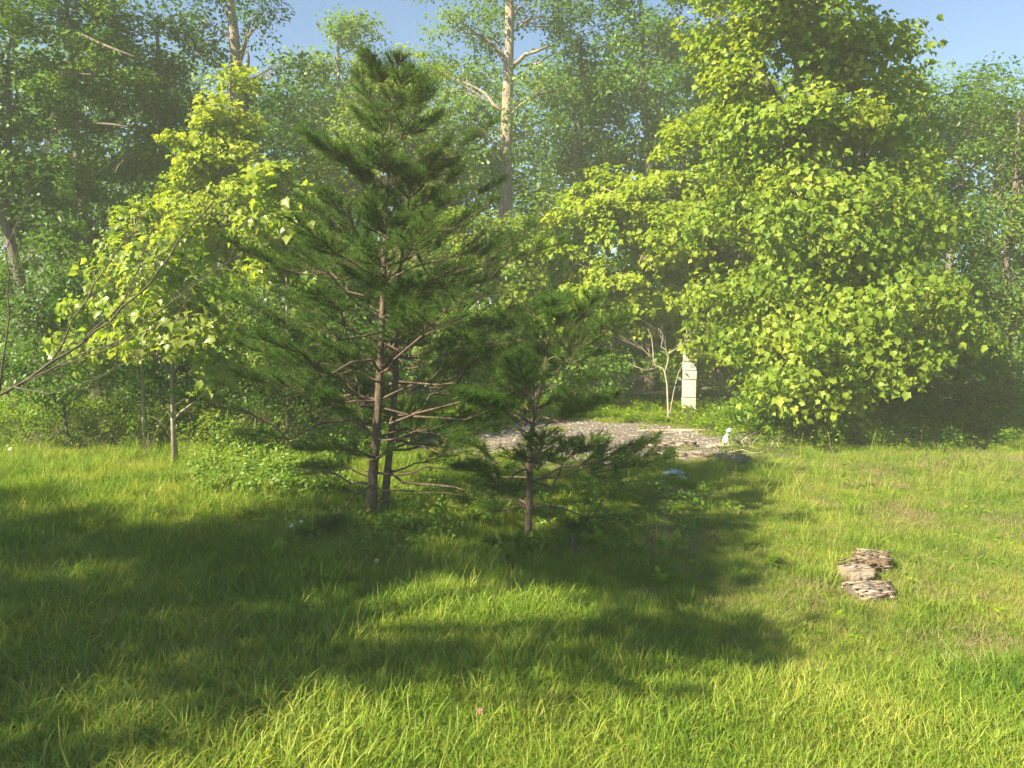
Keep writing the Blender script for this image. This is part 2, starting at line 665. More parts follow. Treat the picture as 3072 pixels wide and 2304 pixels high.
def weed_set(kind):
    """small broad-leaved lawn weeds"""
    P, N, T, S_ = [], [], [], []
    n = 22
    for i in range(n):
        a, r = rng.uniform(0, 2 * math.pi), .10 * math.sqrt(rng.random())
        P.append((r * math.cos(a), r * math.sin(a), rng.uniform(.01, .07)))
        N.append((math.cos(a) * .3 + rng.normal() * .3, math.sin(a) * .3 + rng.normal() * .3, 1))
        T.append((math.cos(a) + rng.normal() * .4, math.sin(a) + rng.normal() * .4, .3))
        S_.append(rng.uniform(.03, .07))
    v, f, t = leaf_arrays(np.array(P), np.array(N), np.array(T), np.array(S_), T_OVAL, rng.uniform(.3, .7, n))
    return v, f, t


def grass_sources():
    col = bpy.data.collections.new('grass_sources')
    specs = []
    for k in range(6):
        specs.append((blade_set(400, .22, .035, .10, .0022, .0042, .9, .15, .75), M_GRASS))       # 0-5 short lawn
    for k in range(4):
        specs.append((blade_set(110, .16, .11, .24, .004, .0075, .85, .1, .7), M_GRASS))         # 6-9 long
    for k in range(2):
        specs.append((blade_set(140, .20, .02, .09, .002, .004, 1.6, .1, .9), M_STRAW))          # 10-11 thatch
    for k in range(2):
        specs.append((weed_set(k), M_COVER))                                                     # 12-13 weeds
    for k in range(2):
        specs.append((blade_set(26, .10, .25, .48, .003, .006, .75, .2, .9), M_GRASS))           # 14-15 tall tussock
    for k, ((v, f, t), mt) in enumerate(specs):
        me = mesh_np('tuft', v, f.ravel(), np.full(len(f), 3), mt, {'tint': t})
        o = bpy.data.objects.new('tuft_%02d' % k, me)
        col.objects.link(o)
    return col


def gn_scatter(name, P, idx, rotz, tilt, scl, col):
    me = bpy.data.meshes.new(name)
    me.from_pydata([tuple(p) for p in P], [], [])
    a = me.attributes.new('pick', 'INT', 'POINT')
    a.data.foreach_set('value', np.asarray(idx, dtype=np.int32))
    a = me.attributes.new('turn', 'FLOAT_VECTOR', 'POINT')
    rv = np.stack([tilt[:, 0], tilt[:, 1], rotz], axis=1).astype(np.float32)
    a.data.foreach_set('vector', rv.ravel())
    a = me.attributes.new('size', 'FLOAT', 'POINT')
    a.data.foreach_set('value', np.asarray(scl, dtype=np.float32))
    o = obj(name, me)
    ng = bpy.data.node_groups.new(name, 'GeometryNodeTree')
    ng.interface.new_socket('Geometry', in_out='INPUT', socket_type='NodeSocketGeometry')
    ng.interface.new_socket('Geometry', in_out='OUTPUT', socket_type='NodeSocketGeometry')
    gi, go = ng.nodes.new('NodeGroupInput'), ng.nodes.new('NodeGroupOutput')
    iop = ng.nodes.new('GeometryNodeInstanceOnPoints')
    ci = ng.nodes.new('GeometryNodeCollectionInfo')
    ci.inputs['Collection'].default_value = col
    ci.inputs['Separate Children'].default_value = True
    ci.inputs['Reset Children'].default_value = True
    iop.inputs['Pick Instance'].default_value = True

    def named(nm, ty):
        q = ng.nodes.new('GeometryNodeInputNamedAttribute')
        q.data_type = ty
        q.inputs['Name'].default_value = nm
        return [s for s in q.outputs if s.enabled][0]
    ng.links.new(gi.outputs[0], iop.inputs['Points'])
    ng.links.new(ci.outputs[0], iop.inputs['Instance'])
    ng.links.new(named('pick', 'INT'), iop.inputs['Instance Index'])
    ng.links.new(named('turn', 'FLOAT_VECTOR'), iop.inputs['Rotation'])
    ng.links.new(named('size', 'FLOAT'), iop.inputs['Scale'])
    ng.links.new(iop.outputs[0], go.inputs[0])
    md = o.modifiers.new('scatter', 'NODES')
    md.node_group = ng
    return o


def build_grass():
    col = grass_sources()
    P, I, RZ, SC = [], [], [], []

    def put(x, y, i, s):
        P.append((x, y, gz(x, y)))
        I.append(i)
        RZ.append(rng.uniform(0, 6.28))
        SC.append(s)
    y = 2.2
    while y < 19:
        step = .135 if y < 7 else .15 if y < 12 else .2
        half = y * .70 + 1.2
        x = -half
        while x < half:
            xx, yy = x + rng.uniform(-.5, .5) * step, y + rng.uniform(-.5, .5) * step
            x += step
            bare = in_patch(xx, yy)
            if bare > .05 and rng.random() > (.16 if yy < 12 else .04):
                continue
            nz = noise.noise((xx * .5, yy * .5, 1))
            n2 = noise.noise((xx * 1.6, yy * 1.6, 7))
            woods = yy > 13.5 or (xx > 3.2 and yy > 11.0)
            if woods and rng.random() < .45:
                continue
            if yy > 4.2 and noise.noise((xx * 2.3, yy * 2.3, 31)) < -.33 and rng.random() < .7:
                put(xx, yy, int(rng.integers(10, 12)), rng.uniform(.7, 1.1))
                continue
            # short growth everywhere
            h = 1.0 + .35 * nz + .25 * n2
            left = max(0, min(1, (1.3 - xx) / 3))
            if yy < 5.5:
                h *= 1.35
            put(xx, yy, int(rng.integers(0, 6)), max(.6, h * (1 + .35 * left)) * rng.uniform(.8, 1.2) * (.78 if left == 0 and yy > 4.4 else 1))
            pl = .10 + .28 * left + (.22 if yy < 4.6 else 0) + .25 * max(0, n2)
            if xx > 1.6 and yy > 4.6:
                pl *= .3
            if rng.random() < pl:
                put(xx, yy, int(rng.integers(6, 10)), rng.uniform(.65, 1.15) * (.85 + .3 * left))
            if rng.random() < .16 + .5 * max(0, -nz) + (.35 if xx > 1.3 else 0):
                put(xx, yy, int(rng.integers(10, 12)), rng.uniform(.7, 1.2))
            if rng.random() < .09 + (.12 if n2 > .2 else 0):
                put(xx, yy, int(rng.integers(12, 14)), rng.uniform(.6, 1.2))
            edge = (yy > 8.6 and xx < -1.5) or (8.8 < yy < 11.5 and xx > .8)
            if rng.random() < (.22 if edge else .012 * (1 + 2 * left)):
                put(xx, yy, int(rng.integers(14, 16)), rng.uniform(.5, 1.05))
        y += step
    n = len(P)
    o = gn_scatter('grass', P, I, np.array(RZ), rng.normal(size=(n, 2)) * .08, SC, col)
    tag(o, 'rough green lawn grass with long blades and dry patches', 'grass', kind='stuff')
    print('grass patches', n)


build_grass()

# ------------------------------------------------------------------ pines
def pine(label, trunks, zc, profile, n_whorl, seed, group, dark=1.0):
    """trunks: list of (pixel polyline, Y, r0); profile(t)->bough length by height fraction"""
    random.seed(seed)
    (pl, Y, r0) = trunks[0]
    b0 = ground(*pl[0])
    root = thing('pine_tree', label, 'pine tree', b0, group)
    org = np.array(b0)
    paths = []
    for (pl, Y, r) in trunks:
        pts = [at(px, py, Y) for px, py in pl]
        pts[0] = Vector((pts[0].x, pts[0].y, gz(pts[0].x, pts[0].y) - .05))
        sm = []
        for i in range(len(pts) - 1):
            for t in (0, .33, .66):
                q = pts[i].lerp(pts[i + 1], t)
                sm.append(q + Vector((noise.noise(q * 2) * .02, noise.noise(q * 2 + Vector((5, 5, 5))) * .02, 0)))
        sm.append(pts[-1])
        n = len(sm)
        rr = [r * (1 - .88 * (i / (n - 1)) ** 1.1) * (1.2 if i == 0 else 1) for i in range(n)]
        tb = Tubes()
        tb.add(sm, rr, 12, .5, wob=.15)
        # dead stubs
        for k in range(7):
            i = random.randrange(1, max(2, n // 2))
            a = random.uniform(0, 6.28)
            d = Vector((math.cos(a), math.sin(a), .35)) * random.uniform(.08, .3)
            tb.add(bend(sm[i], sm[i] + d, 3, 0, .2), [.008, .006, .004, .002], 5, .5, cap=False)
        obj('trunk', tb.mesh('trunk', M_PINEBARK, org), root)
        paths.append((sm, rr))
    for ti, (sm, rr) in enumerate(paths):
        z0, z1 = sm[0].z, sm[-1].z
        nw = n_whorl[ti]
        ang = random.uniform(0, 6.28)
        for w in range(nw):
            t = .08 + .90 * (w / (nw - 1))
            z = z0 + (z1 - z0) * (t + random.uniform(-.035, .035))
            j = next((i for i in range(len(sm) - 1) if sm[i].z <= z <= sm[i + 1].z), len(sm) - 2)
            tt = (z - sm[j].z) / max(1e-6, sm[j + 1].z - sm[j].z)
            s = sm[j].lerp(sm[j + 1], tt)
            nb = 3 if t < .2 else 6
            for b in range(nb):
                ang += 2 * math.pi / nb + random.uniform(-.7, .7)
                Lb = profile(t, ang) * random.choice((.45, .7, .9, 1.0, 1.15, 1.3)) * random.uniform(.85, 1.1)
                if Lb < .1 or (.08 < t < .5 and math.sin(ang) < -.35 and random.random() < .7):
                    continue
                thin = 1.0 if t < .55 else 1.0 - .42 * (t - .55) / .45
                low = t < .20
                rise = .12 + .75 * t * t + random.uniform(-.15, .2)
                d = Vector((math.cos(ang), math.sin(ang), rise + random.uniform(-.2, .2)))
                if low:
                    d.z = random.uniform(-.25, .15)
                e = s + d.normalized() * Lb
                line = bend(s, e, 7, -.04 + .06 * random.random(), .12 if low else .22)
                br = Tubes()
                rb = min(rr[j] * .4, .005 + .0075 * Lb)
                br.add(line, [rb * (1 - .8 * k / 7) for k in range(8)], 6, .5, cap=False)
                P, N, T = [], [], []
                tufts = []
                for k in range(2, 8):
                    q0 = line[k]
                    frac = k / 7
                    if frac < .3 or (low and random.random() < .45) or random.random() > thin:
                        continue
                    fd = (line[min(k + 1, 7)] - line[k - 1]).normalized()
                    for sgn in (-1, 1, -1, 1, 0, 0, 1):
                        side = fd.cross(Vector((0, 0, 1))).normalized() * sgn
                        ln = (.12 + .30 * Lb * (1.15 - frac)) * random.uniform(.6, 1.2)
                        dv = (fd * .9 + side * .8 + Vector((0, 0, random.uniform(-.05, .45)))).normalized()
                        q1 = q0 + dv * ln
                        br.add([q0, q0.lerp(q1, .5) + Vector((0, 0, -.01)), q1], [.0045, .0035, .002], 4, .5, cap=False)
                        tufts.append((q0.lerp(q1, .25), q1))
                # needles along every twig
                for (a, c) in tufts:
                    dv = (c - a)
                    ln = dv.length
                    m_ = int((34 + 95 * ln) * dark)
                    tpar = rng.random(m_) ** .7
                    p = np.array(a)[None, :] + np.array(dv)[None, :] * tpar[:, None]
                    dn = np.array(dv.normalized())
                    rd = norm(rng.normal(size=(m_, 3)))
                    tdir = norm(dn[None, :] * rng.uniform(.5, 1.2, (m_, 1)) + rd * .9 + np.array([[0, 0, .15]]))
                    P.append(p)
                    T.append(tdir)
                    N.append(rng.normal(size=(m_, 3)))
                bo = obj('branch', br.mesh('branch', M_PINEBARK, org), root)
                if P:
                    P, T, N = np.concatenate(P), np.concatenate(T), np.concatenate(N)
                    sz = rng.uniform(.06, .115, len(P))
                    tn = np.clip(rng.normal(.45, .2, len(P)), 0, 1)
                    no = obj('needles', leaves_mesh('needles', P, N, T, sz, T_NEEDLE, tn, M_NEEDLE, org), bo)
                    no['kind'] = 'stuff'
                    COUNT['needles'] = COUNT.get('needles', 0) + len(P)
    return root


def prof1(t, a):
    # broad below the middle, tapering to the tip; longer towards the right of the photo
    k = .72 + .85 * math.sin(math.pi * min(1, max(0, (t - .02)) ** .7)) ** .7 - .30 * t
    if t > .45:
        k *= 1 - .52 * (t - .45) / .55
    return max(.2, k * 1.08 * (1 + .12 * math.cos(a)))


def prof2(t, a):
    k = .72 + .42 * math.sin(math.pi * t)
    if t > .75:
        k *= (1 - t) / .25 * .8 + .25
    return max(.15, k * .84 * (1 + .15 * math.cos(a)))


pine('taller dark pine with two reddish trunks side by side', [
    ([(1108, 1580), (1126, 1330), (1140, 1100), (1150, 880), (1160, 600), (1180, 250)], 8.0, .058),
    ([(1146, 1575), (1168, 1350), (1186, 1120), (1194, 900), (1215, 700), (1235, 560)], 8.1, .045)],
    None, prof1, (16, 11), 3, 'young pines on the lawn')
pine('shorter dark pine with a single leaning trunk', [
    ([(1582, 1640), (1588, 1450), (1588, 1340), (1608, 1230), (1632, 1120), (1642, 1040), (1650, 965)], 7.35, .038)],
    None, prof2, (9,), 8, 'young pines on the lawn')

# ------------------------------------------------------------------ big-leaved trees of the wood's edge
broad_tree('sycamore_tree', 'huge bright green tree with star-shaped leaves filling the right of the clearing', 14.0, 2440,
           [(2330, 40, 260, 130), (2570, 80, 110, 90), (2660, 150, 50, 45), (2620, 300, 80, 70), (2720, 500, 80, 80, 1), (2770, 720, 100, 80), (2760, 1010, 150, 60, -1), (2220, 420, 110, 90), (2200, 620, 120, 90, .5), (2480, 190, 170, 120), (2250, 240, 130, 120), (2500, 350, 190, 120), (2620, 480, 150, 120),
            (2350, 440, 150, 120), (2680, 620, 130, 110), (2480, 640, 230, 120), (2460, 800, 240, 120), (2660, 900, 200, 100, -1.2), (2380, 560, 120, 100, -1), (2600, 740, 150, 90, -1),
            (2830, 880, 110, 45, -1.5), (2430, 990, 250, 100, -.8), (2370, 1170, 170, 75, -1.2), (2560, 1120, 220, 90, -1.4),
            (2700, 1060, 140, 50, -1.5), (2250, 900, 150, 110), (2350, -120, 220, 120)],
           M_SYC, .118, dens=.66, clump=.6, tmpl='lobed', r0=.14, singles=300, group='big trees at the edge of the wood', upw=.6, flat=.8, cover=1.25, droop=.7,
           trunk_pts=[(2440, 1000), (2420, 600), (2390, 200), (2370, -150)], twig_r=.016)
broad_tree('poplar_tree', 'yellow-green tree just left of the huge star-leaved one, behind the block pillar', 18.5, 2215,
           [(2260, 340, 130, 80), (2140, 420, 130, 90), (2020, 560, 140, 100), (2200, 560, 170, 110), (1800, 560, 60, 60), (1780, 660, 120, 90), (1720, 780, 120, 90),
            (1960, 720, 180, 100), (2120, 740, 200, 110), (1900, 860, 190, 110), (1650, 880, 90, 90), (2230, 900, 200, 130), (1740, 960, 120, 80), (2060, 960, 220, 90), (2160, 1050, 160, 60), (1900, 640, 110, 80)],
           M_POPLAR, .13, dens=.85, clump=.5, cover=1.25, tmpl='lobed', r0=.12, singles=300, group='big trees at the edge of the wood', upw=.9, flat=.5,
           trunk_pts=[(2217, 1050), (2222, 800), (2230, 560), (2240, 300)], bark=M_PALEBARK)
broad_tree('poplar_tree', 'tall yellow-green tree with a pointed top left of the double pine', 15.6, 700,
           [(690, 240, 50, 70), (665, 350, 95, 70), (740, 400, 80, 60), (570, 450, 100, 60), (690, 500, 150, 80), (560, 560, 120, 60),
            (760, 590, 110, 80), (640, 650, 170, 70), (700, 760, 150, 70)],
           M_POPLAR, .11, dens=.8, clump=.42, tmpl='lobed', r0=.09, singles=300, group='big trees at the edge of the wood', upw=.8, flat=.5,
           trunk_pts=[(690, 1000), (680, 700), (688, 450), (690, 200)],
           limbs=[([(640, 640), (560, 760), (480, 860)], .03), ([(700, 600), (660, 540), (640, 470)], .03)])
broad_tree('poplar_sapling', 'slender young tree with large pale yellow leaves between the pointed tree and the double pine', 13.2, 860,
           [(850, 560, 70, 70), (820, 680, 80, 70), (880, 690, 70, 50), (870, 800, 120, 70), (930, 880, 80, 60)],
           M_SAP, .15, dens=.9, clump=.36, tmpl='lobed', bark=M_SAPBARK, r0=.04, singles=200, group='young trees in the undergrowth', upw=.6, flat=.8,
           trunk_pts=[(862, 1000), (858, 760), (850, 520)])
broad_tree('poplar_sapling', 'slim pale-stemmed sapling rising from the tall grass, nearer of the two', 11.1, 515,
           [(480, 780, 100, 90), (560, 860, 120, 70), (500, 930, 130, 60), (600, 1000, 140, 60), (430, 1040, 130, 50), (540, 700, 60, 50), (690, 1130, 100, 50)],
           M_SAP, .12, dens=.7, clump=.34, tmpl='lobed', bark=M_SAPBARK, r0=.035, singles=260, group='young trees in the undergrowth', upw=.6, flat=.8,
           trunk_pts=[(517, 1250), (514, 1050), (508, 900), (505, 720)], depth=.8, twig_r=.008)
broad_tree('poplar_sapling', 'pale-stemmed sapling standing just behind and left of the nearer sapling', 12.4, 427,
           [(400, 660, 60, 50), (400, 760, 90, 70), (350, 850, 100, 60), (400, 950, 110, 60), (300, 1040, 120, 50), (250, 950, 70, 40)],
           M_SAP, .12, dens=.7, clump=.36, tmpl='lobed', bark=M_SAPBARK, r0=.035, singles=260, group='young trees in the undergrowth', upw=.6, flat=.8,
           trunk_pts=[(428, 1200), (425, 1000), (410, 800), (402, 640)], depth=.8, twig_r=.008)

# ------------------------------------------------------------------ mid distance trees
broad_tree('maple_tree', 'bright green leafy tree right behind the top of the double pine', 20.5, 1250,
           [(1110, 270, 90, 90), (1240, 230, 90, 70), (1040, 420, 90, 90), (1230, 400, 130, 100), (1010, 560, 110, 100), (1340, 560, 130, 100),
            (1180, 600, 130, 110), (1420, 720, 120, 90), (1000, 740, 120, 90), (1260, 780, 150, 90)],
           M_SYC, .115, dens=1.0, clump=.55, tmpl='rhomb', r0=.12, upw=.8, cover=1.3)
broad_tree('locust_tree', 'dense tree with tiny dark leaflets at the right edge', 14.6, 3020,
           [(3020, 330, 130, 110), (3060, 520, 150, 120), (2950, 560, 110, 110), (3020, 720, 170, 120), (2920, 840, 100, 110), (3060, 920, 150, 130),
            (2930, 1020, 120, 100), (3040, 1130, 120, 100), (2870, 1110, 90, 60), (3200, 700, 150, 300)],
           M_LOCUST, .075, dens=.62, clump=.55, tmpl='rhomb', r0=.12, upw=.7)
broad_tree('oak_tree', 'hazy green tree against the sky at the upper right', 21.0, 2800,
           [(2730, 300, 110, 90), (2860, 260, 110, 70), (2990, 260, 100, 60), (2780, 430, 130, 110), (2920, 420, 120, 120), (3080, 400, 110, 120),
            (2800, 600, 150, 130)],
           M_GREEN, .12, dens=.75, clump=.75, r0=.16, limbs=[([(2905, 380), (2930, 320), (2935, 290)], .03)])
broad_tree('tulip_tree', 'tall tree with a thick pale bare trunk near the middle of the wood', 22.0, 1515,
           [(1370, 60, 110, 80), (1610, 40, 140, 80), (1350, 230, 100, 60), (1640, 260, 110, 80), (1400, 370, 120, 60), (1590, 390, 110, 60),
            (1470, 150, 80, 50), (1470, 470, 110, 40), (1590, 560, 80, 50), (1440, -80, 200, 100), (1620, -100, 180, 100)],
           M_LOOSE, .11, dens=.5, clump=.62, tmpl='rhomb', bark=M_PALEBARK, r0=.30, cover=.8,
           trunk_pts=[(1508, 900), (1512, 640), (1516, 480), (1522, 300), (1528, 120), (1530, -60), (1532, -250)],
           limbs=[([(1535, 205), (1575, 165), (1650, 138)], .07, -.5), ([(1512, 540), (1545, 515)], .05, -.5), ([(1528, 60), (1560, 20)], .06),
                  ([(1560, 200), (1610, 190), (1680, 150)], .04, -.4)])
broad_tree('tulip_tree', 'tall tree with a thick brown flaking trunk behind the pointed yellow-green tree', 20.0, 715,
           [(610, 60, 90, 70), (790, 60, 90, 70), (830, 190, 80, 60), (620, 170, 60, 50), (780, 260, 110, 60), (640, -80, 150, 80), (800, -80, 120, 80), (880, 300, 60, 50)],
           M_DARK, .11, dens=.55, clump=.6, bark=M_PALEBARK, r0=.27, cover=.8,
           trunk_pts=[(720, 800), (722, 400), (712, 230), (700, 100), (692, 0), (690, -200)],
           limbs=[([(712, 200), (735, 130), (750, 60)], .07), ([(705, 120), (690, 60), (672, 20)], .06), ([(735, 260), (745, 190), (742, 150)], .06, -.3)])
broad_tree('oak_tree', 'dark tree with long bare grey limbs at the upper left', 18.5, 300,
           [(200, 50, 170, 90), (420, 90, 130, 90), (300, 200, 150, 80), (180, 330, 130, 100), (400, 330, 150, 100), (300, 480, 150, 90), (420, 560, 110, 90), (150, -70, 200, 80), (180, 640, 130, 90), (240, 560, 110, 90)],
           M_GREEN, .12, dens=.85, clump=.6, cover=1.25, bark=M_BARK, r0=.18,
           limbs=[([(130, 92), (230, 97), (300, 130), (400, 172)], .05, -1.5), ([(140, 395), (220, 375), (300, 372), (380, 380)], .045, -2),
                  ([(160, 215), (270, 220)], .04, -2.0), ([(385, 420), (370, 480), (345, 520)], .03, -2), ([(190, 290), (155, 350)], .03, -2)])
broad_tree('oak_tree', 'dark leafy tree cut by the left edge of the view', 16.5, 40,
           [(30, 130, 120, 110), (50, 300, 130, 100), (20, 450, 120, 110), (90, 520, 110, 80), (40, 660, 130, 110), (140, 700, 100, 90), (-150, 300, 130, 300)],
           M_DARK, .11, dens=.9, clump=.6, r0=.16, cover=1.2)
broad_tree('oak_tree', 'shady tree between the grey-limbed oak and the pointed tree', 19.5, 500,
           [(500, 60, 60, 70), (520, 200, 90, 80), (480, 330, 90, 80), (540, 300, 80, 80), (500, 470, 100, 90), (850, 420, 100, 90), (420, 700, 130, 100), (520, 640, 90, 80)],
           M_DARK, .12, dens=.85, clump=.65, r0=.15, cover=1.25)
broad_tree('gum_tree', 'dark round-crowned tree behind the brown-trunked one', 22.5, 880,
           [(880, 420, 110, 100), (960, 300, 100, 90), (860, 580, 100, 100), (970, 480, 90, 100), (900, 720, 110, 90)],
           M_DARK, .13, dens=.75, clump=.8, r0=.16)
broad_tree('gum_tree', 'blue-hazy treetop standing alone in the sky gap', 28.0, 1030,
           [(1020, 100, 90, 65), (1090, 130, 60, 60), (960, 190, 90, 60), (1080, 230, 80, 60), (1290, 200, 60, 40), (1180, 250, 80, 50)],
           M_GREEN, .16, dens=.8, clump=.8, r0=.18)
broad_tree('oak_tree', 'dense dark tree just right of the pale bare trunk', 25.0, 1740,
           [(1740, 110, 90, 90), (1790, 230, 110, 90), (1700, 330, 90, 80), (1800, 390, 120, 90), (1700, 470, 60, 50), (1830, 520, 90, 70)],
           M_DARK, .14, dens=.9, clump=.8, r0=.2, limbs=[([(1765, 290), (1750, 270)], .06, -2), ([(1690, 300), (1740, 300)], .03, -2)])
broad_tree('oak_tree', 'tall hazy dark tree between the dense dark oak and the star-leaved tree', 23.0, 1960,
           [(1880, 60, 110, 90), (1980, 140, 110, 100), (1890, 270, 110, 90), (2000, 330, 110, 90), (1930, 450, 120, 80), (1880, -60, 180, 80), (2060, 60, 90, 110)],
           M_GREEN, .13, dens=.8, clump=.75, r0=.2, limbs=[([(2190, 100), (2192, 150), (2188, 200)], .05, -1)])
broad_tree('oak_tree', 'hazy tall tree peeping out left of the star-leaved crown top', 24.0, 2160,
           [(2130, 30, 80, 90), (2170, 150, 90, 90), (2130, 270, 90, 80), (2140, -90, 150, 80)],
           M_LOOSE, .13, dens=.7, clump=.75, r0=.16, bark=M_PALEBARK)
broad_tree('maple_tree', 'low mid-green tree below the pale bare trunk', 18.5, 1540,
           [(1560, 700, 110, 90), (1450, 780, 90, 80), (1600, 820, 90, 80), (1520, 900, 120, 80), (1640, 640, 60, 60), (1420, 680, 80, 70)],
           M_SYC, .12, dens=.9, clump=.5, cover=1.2, r0=.09)

# understorey bushes
for (lab, Y, bp, lb, mt, lf) in [
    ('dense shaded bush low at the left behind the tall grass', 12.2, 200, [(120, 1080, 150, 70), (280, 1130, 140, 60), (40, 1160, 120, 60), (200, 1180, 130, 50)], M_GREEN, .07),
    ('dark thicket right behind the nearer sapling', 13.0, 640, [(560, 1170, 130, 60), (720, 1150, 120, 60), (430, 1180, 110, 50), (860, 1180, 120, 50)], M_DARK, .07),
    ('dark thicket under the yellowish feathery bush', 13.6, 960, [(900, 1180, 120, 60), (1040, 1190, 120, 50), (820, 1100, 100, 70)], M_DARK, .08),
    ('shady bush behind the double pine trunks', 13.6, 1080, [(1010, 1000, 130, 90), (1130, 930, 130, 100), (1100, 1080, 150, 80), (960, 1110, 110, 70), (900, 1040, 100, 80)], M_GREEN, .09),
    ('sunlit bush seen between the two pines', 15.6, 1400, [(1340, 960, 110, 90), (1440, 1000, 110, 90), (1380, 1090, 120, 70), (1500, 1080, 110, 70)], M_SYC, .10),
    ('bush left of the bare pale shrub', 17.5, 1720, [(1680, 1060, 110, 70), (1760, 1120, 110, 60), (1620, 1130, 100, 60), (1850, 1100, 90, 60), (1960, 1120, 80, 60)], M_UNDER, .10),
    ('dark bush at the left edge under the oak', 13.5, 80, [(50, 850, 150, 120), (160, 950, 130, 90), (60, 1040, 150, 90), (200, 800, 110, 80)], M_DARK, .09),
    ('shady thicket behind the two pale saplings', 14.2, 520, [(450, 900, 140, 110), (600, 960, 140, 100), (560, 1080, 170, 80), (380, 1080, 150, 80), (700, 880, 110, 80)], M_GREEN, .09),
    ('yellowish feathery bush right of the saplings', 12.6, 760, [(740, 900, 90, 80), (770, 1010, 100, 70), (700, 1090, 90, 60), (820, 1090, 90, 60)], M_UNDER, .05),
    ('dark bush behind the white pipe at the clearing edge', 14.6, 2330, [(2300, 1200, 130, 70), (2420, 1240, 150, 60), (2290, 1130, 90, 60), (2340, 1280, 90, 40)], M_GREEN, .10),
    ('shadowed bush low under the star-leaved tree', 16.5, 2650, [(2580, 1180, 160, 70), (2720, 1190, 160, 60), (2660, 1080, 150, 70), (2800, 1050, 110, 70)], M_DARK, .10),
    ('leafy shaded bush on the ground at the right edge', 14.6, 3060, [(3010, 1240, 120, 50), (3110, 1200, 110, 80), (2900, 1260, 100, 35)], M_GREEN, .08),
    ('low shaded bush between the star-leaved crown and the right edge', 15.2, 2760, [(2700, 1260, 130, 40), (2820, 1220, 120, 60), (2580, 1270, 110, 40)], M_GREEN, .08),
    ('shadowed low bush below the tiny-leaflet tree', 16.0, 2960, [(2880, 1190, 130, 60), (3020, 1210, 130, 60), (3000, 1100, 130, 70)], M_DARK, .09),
]:
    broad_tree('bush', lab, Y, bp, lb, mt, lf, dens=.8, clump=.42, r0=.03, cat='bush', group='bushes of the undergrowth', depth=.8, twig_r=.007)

# ------------------------------------------------------------------ far wood
def far_wood():
    P, N, T, SZ, TI = [], [], [], [], []
    tb = Tubes()
    cl, rd, oc = [], [], []
    for k in range(2700):
        y = rng.uniform(26, 40)
        px = rng.uniform(-350, 3400)
        top = 250 + 90 * noise.noise((px / 260, 0, 4)) + (60 if px > 2600 else 0)
        if 1600 < px < 2300:
            top -= 120
        if px < 600:
            top -= 100
        py = rng.uniform(top, 1080)
        c = at(px, py, y)
        cl.append(np.array(c))
        rd.append(rng.uniform(.8, 1.6))
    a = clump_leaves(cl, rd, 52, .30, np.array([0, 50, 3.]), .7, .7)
    cl2, rd2 = [], []
    for k in range(900):
        y = rng.uniform(18.5, 27)
        x = rng.uniform(-.75, .75) * y
        cl2.append(np.array((x, y, rng.uniform(.2, 4.2) ** 1.0)))
        rd2.append(rng.uniform(.4, .9))
    a2 = clump_leaves(cl2, rd2, 46, .15, np.array([0, 30, 1.]), .7, .7)
    o = obj('understorey', leaves_mesh('understorey', a2[0], a2[1], a2[2], a2[3], T_RHOMB, a2[4], M_GREEN))
    tag(o, 'green leafy understorey filling the wood below the tall crowns', 'understorey', kind='stuff')
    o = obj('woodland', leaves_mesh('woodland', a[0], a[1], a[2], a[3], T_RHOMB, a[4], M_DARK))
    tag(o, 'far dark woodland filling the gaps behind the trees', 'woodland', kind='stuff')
    for k in range(70):
        x, y = rng.uniform(-26, 26), rng.uniform(29, 38)
        tb.add(bend((x, y, -.2), (x + rng.normal() * .5, y, rng.uniform(7, 10)), 5, 0, .04), [.2, .17, .15, .12, .1, .06], 6)
    o = obj('woodland_trunks', tb.mesh('woodland_trunks', M_BARK))
    tag(o, 'grey trunks of the far dark woodland', 'woodland', kind='stuff')


far_wood()

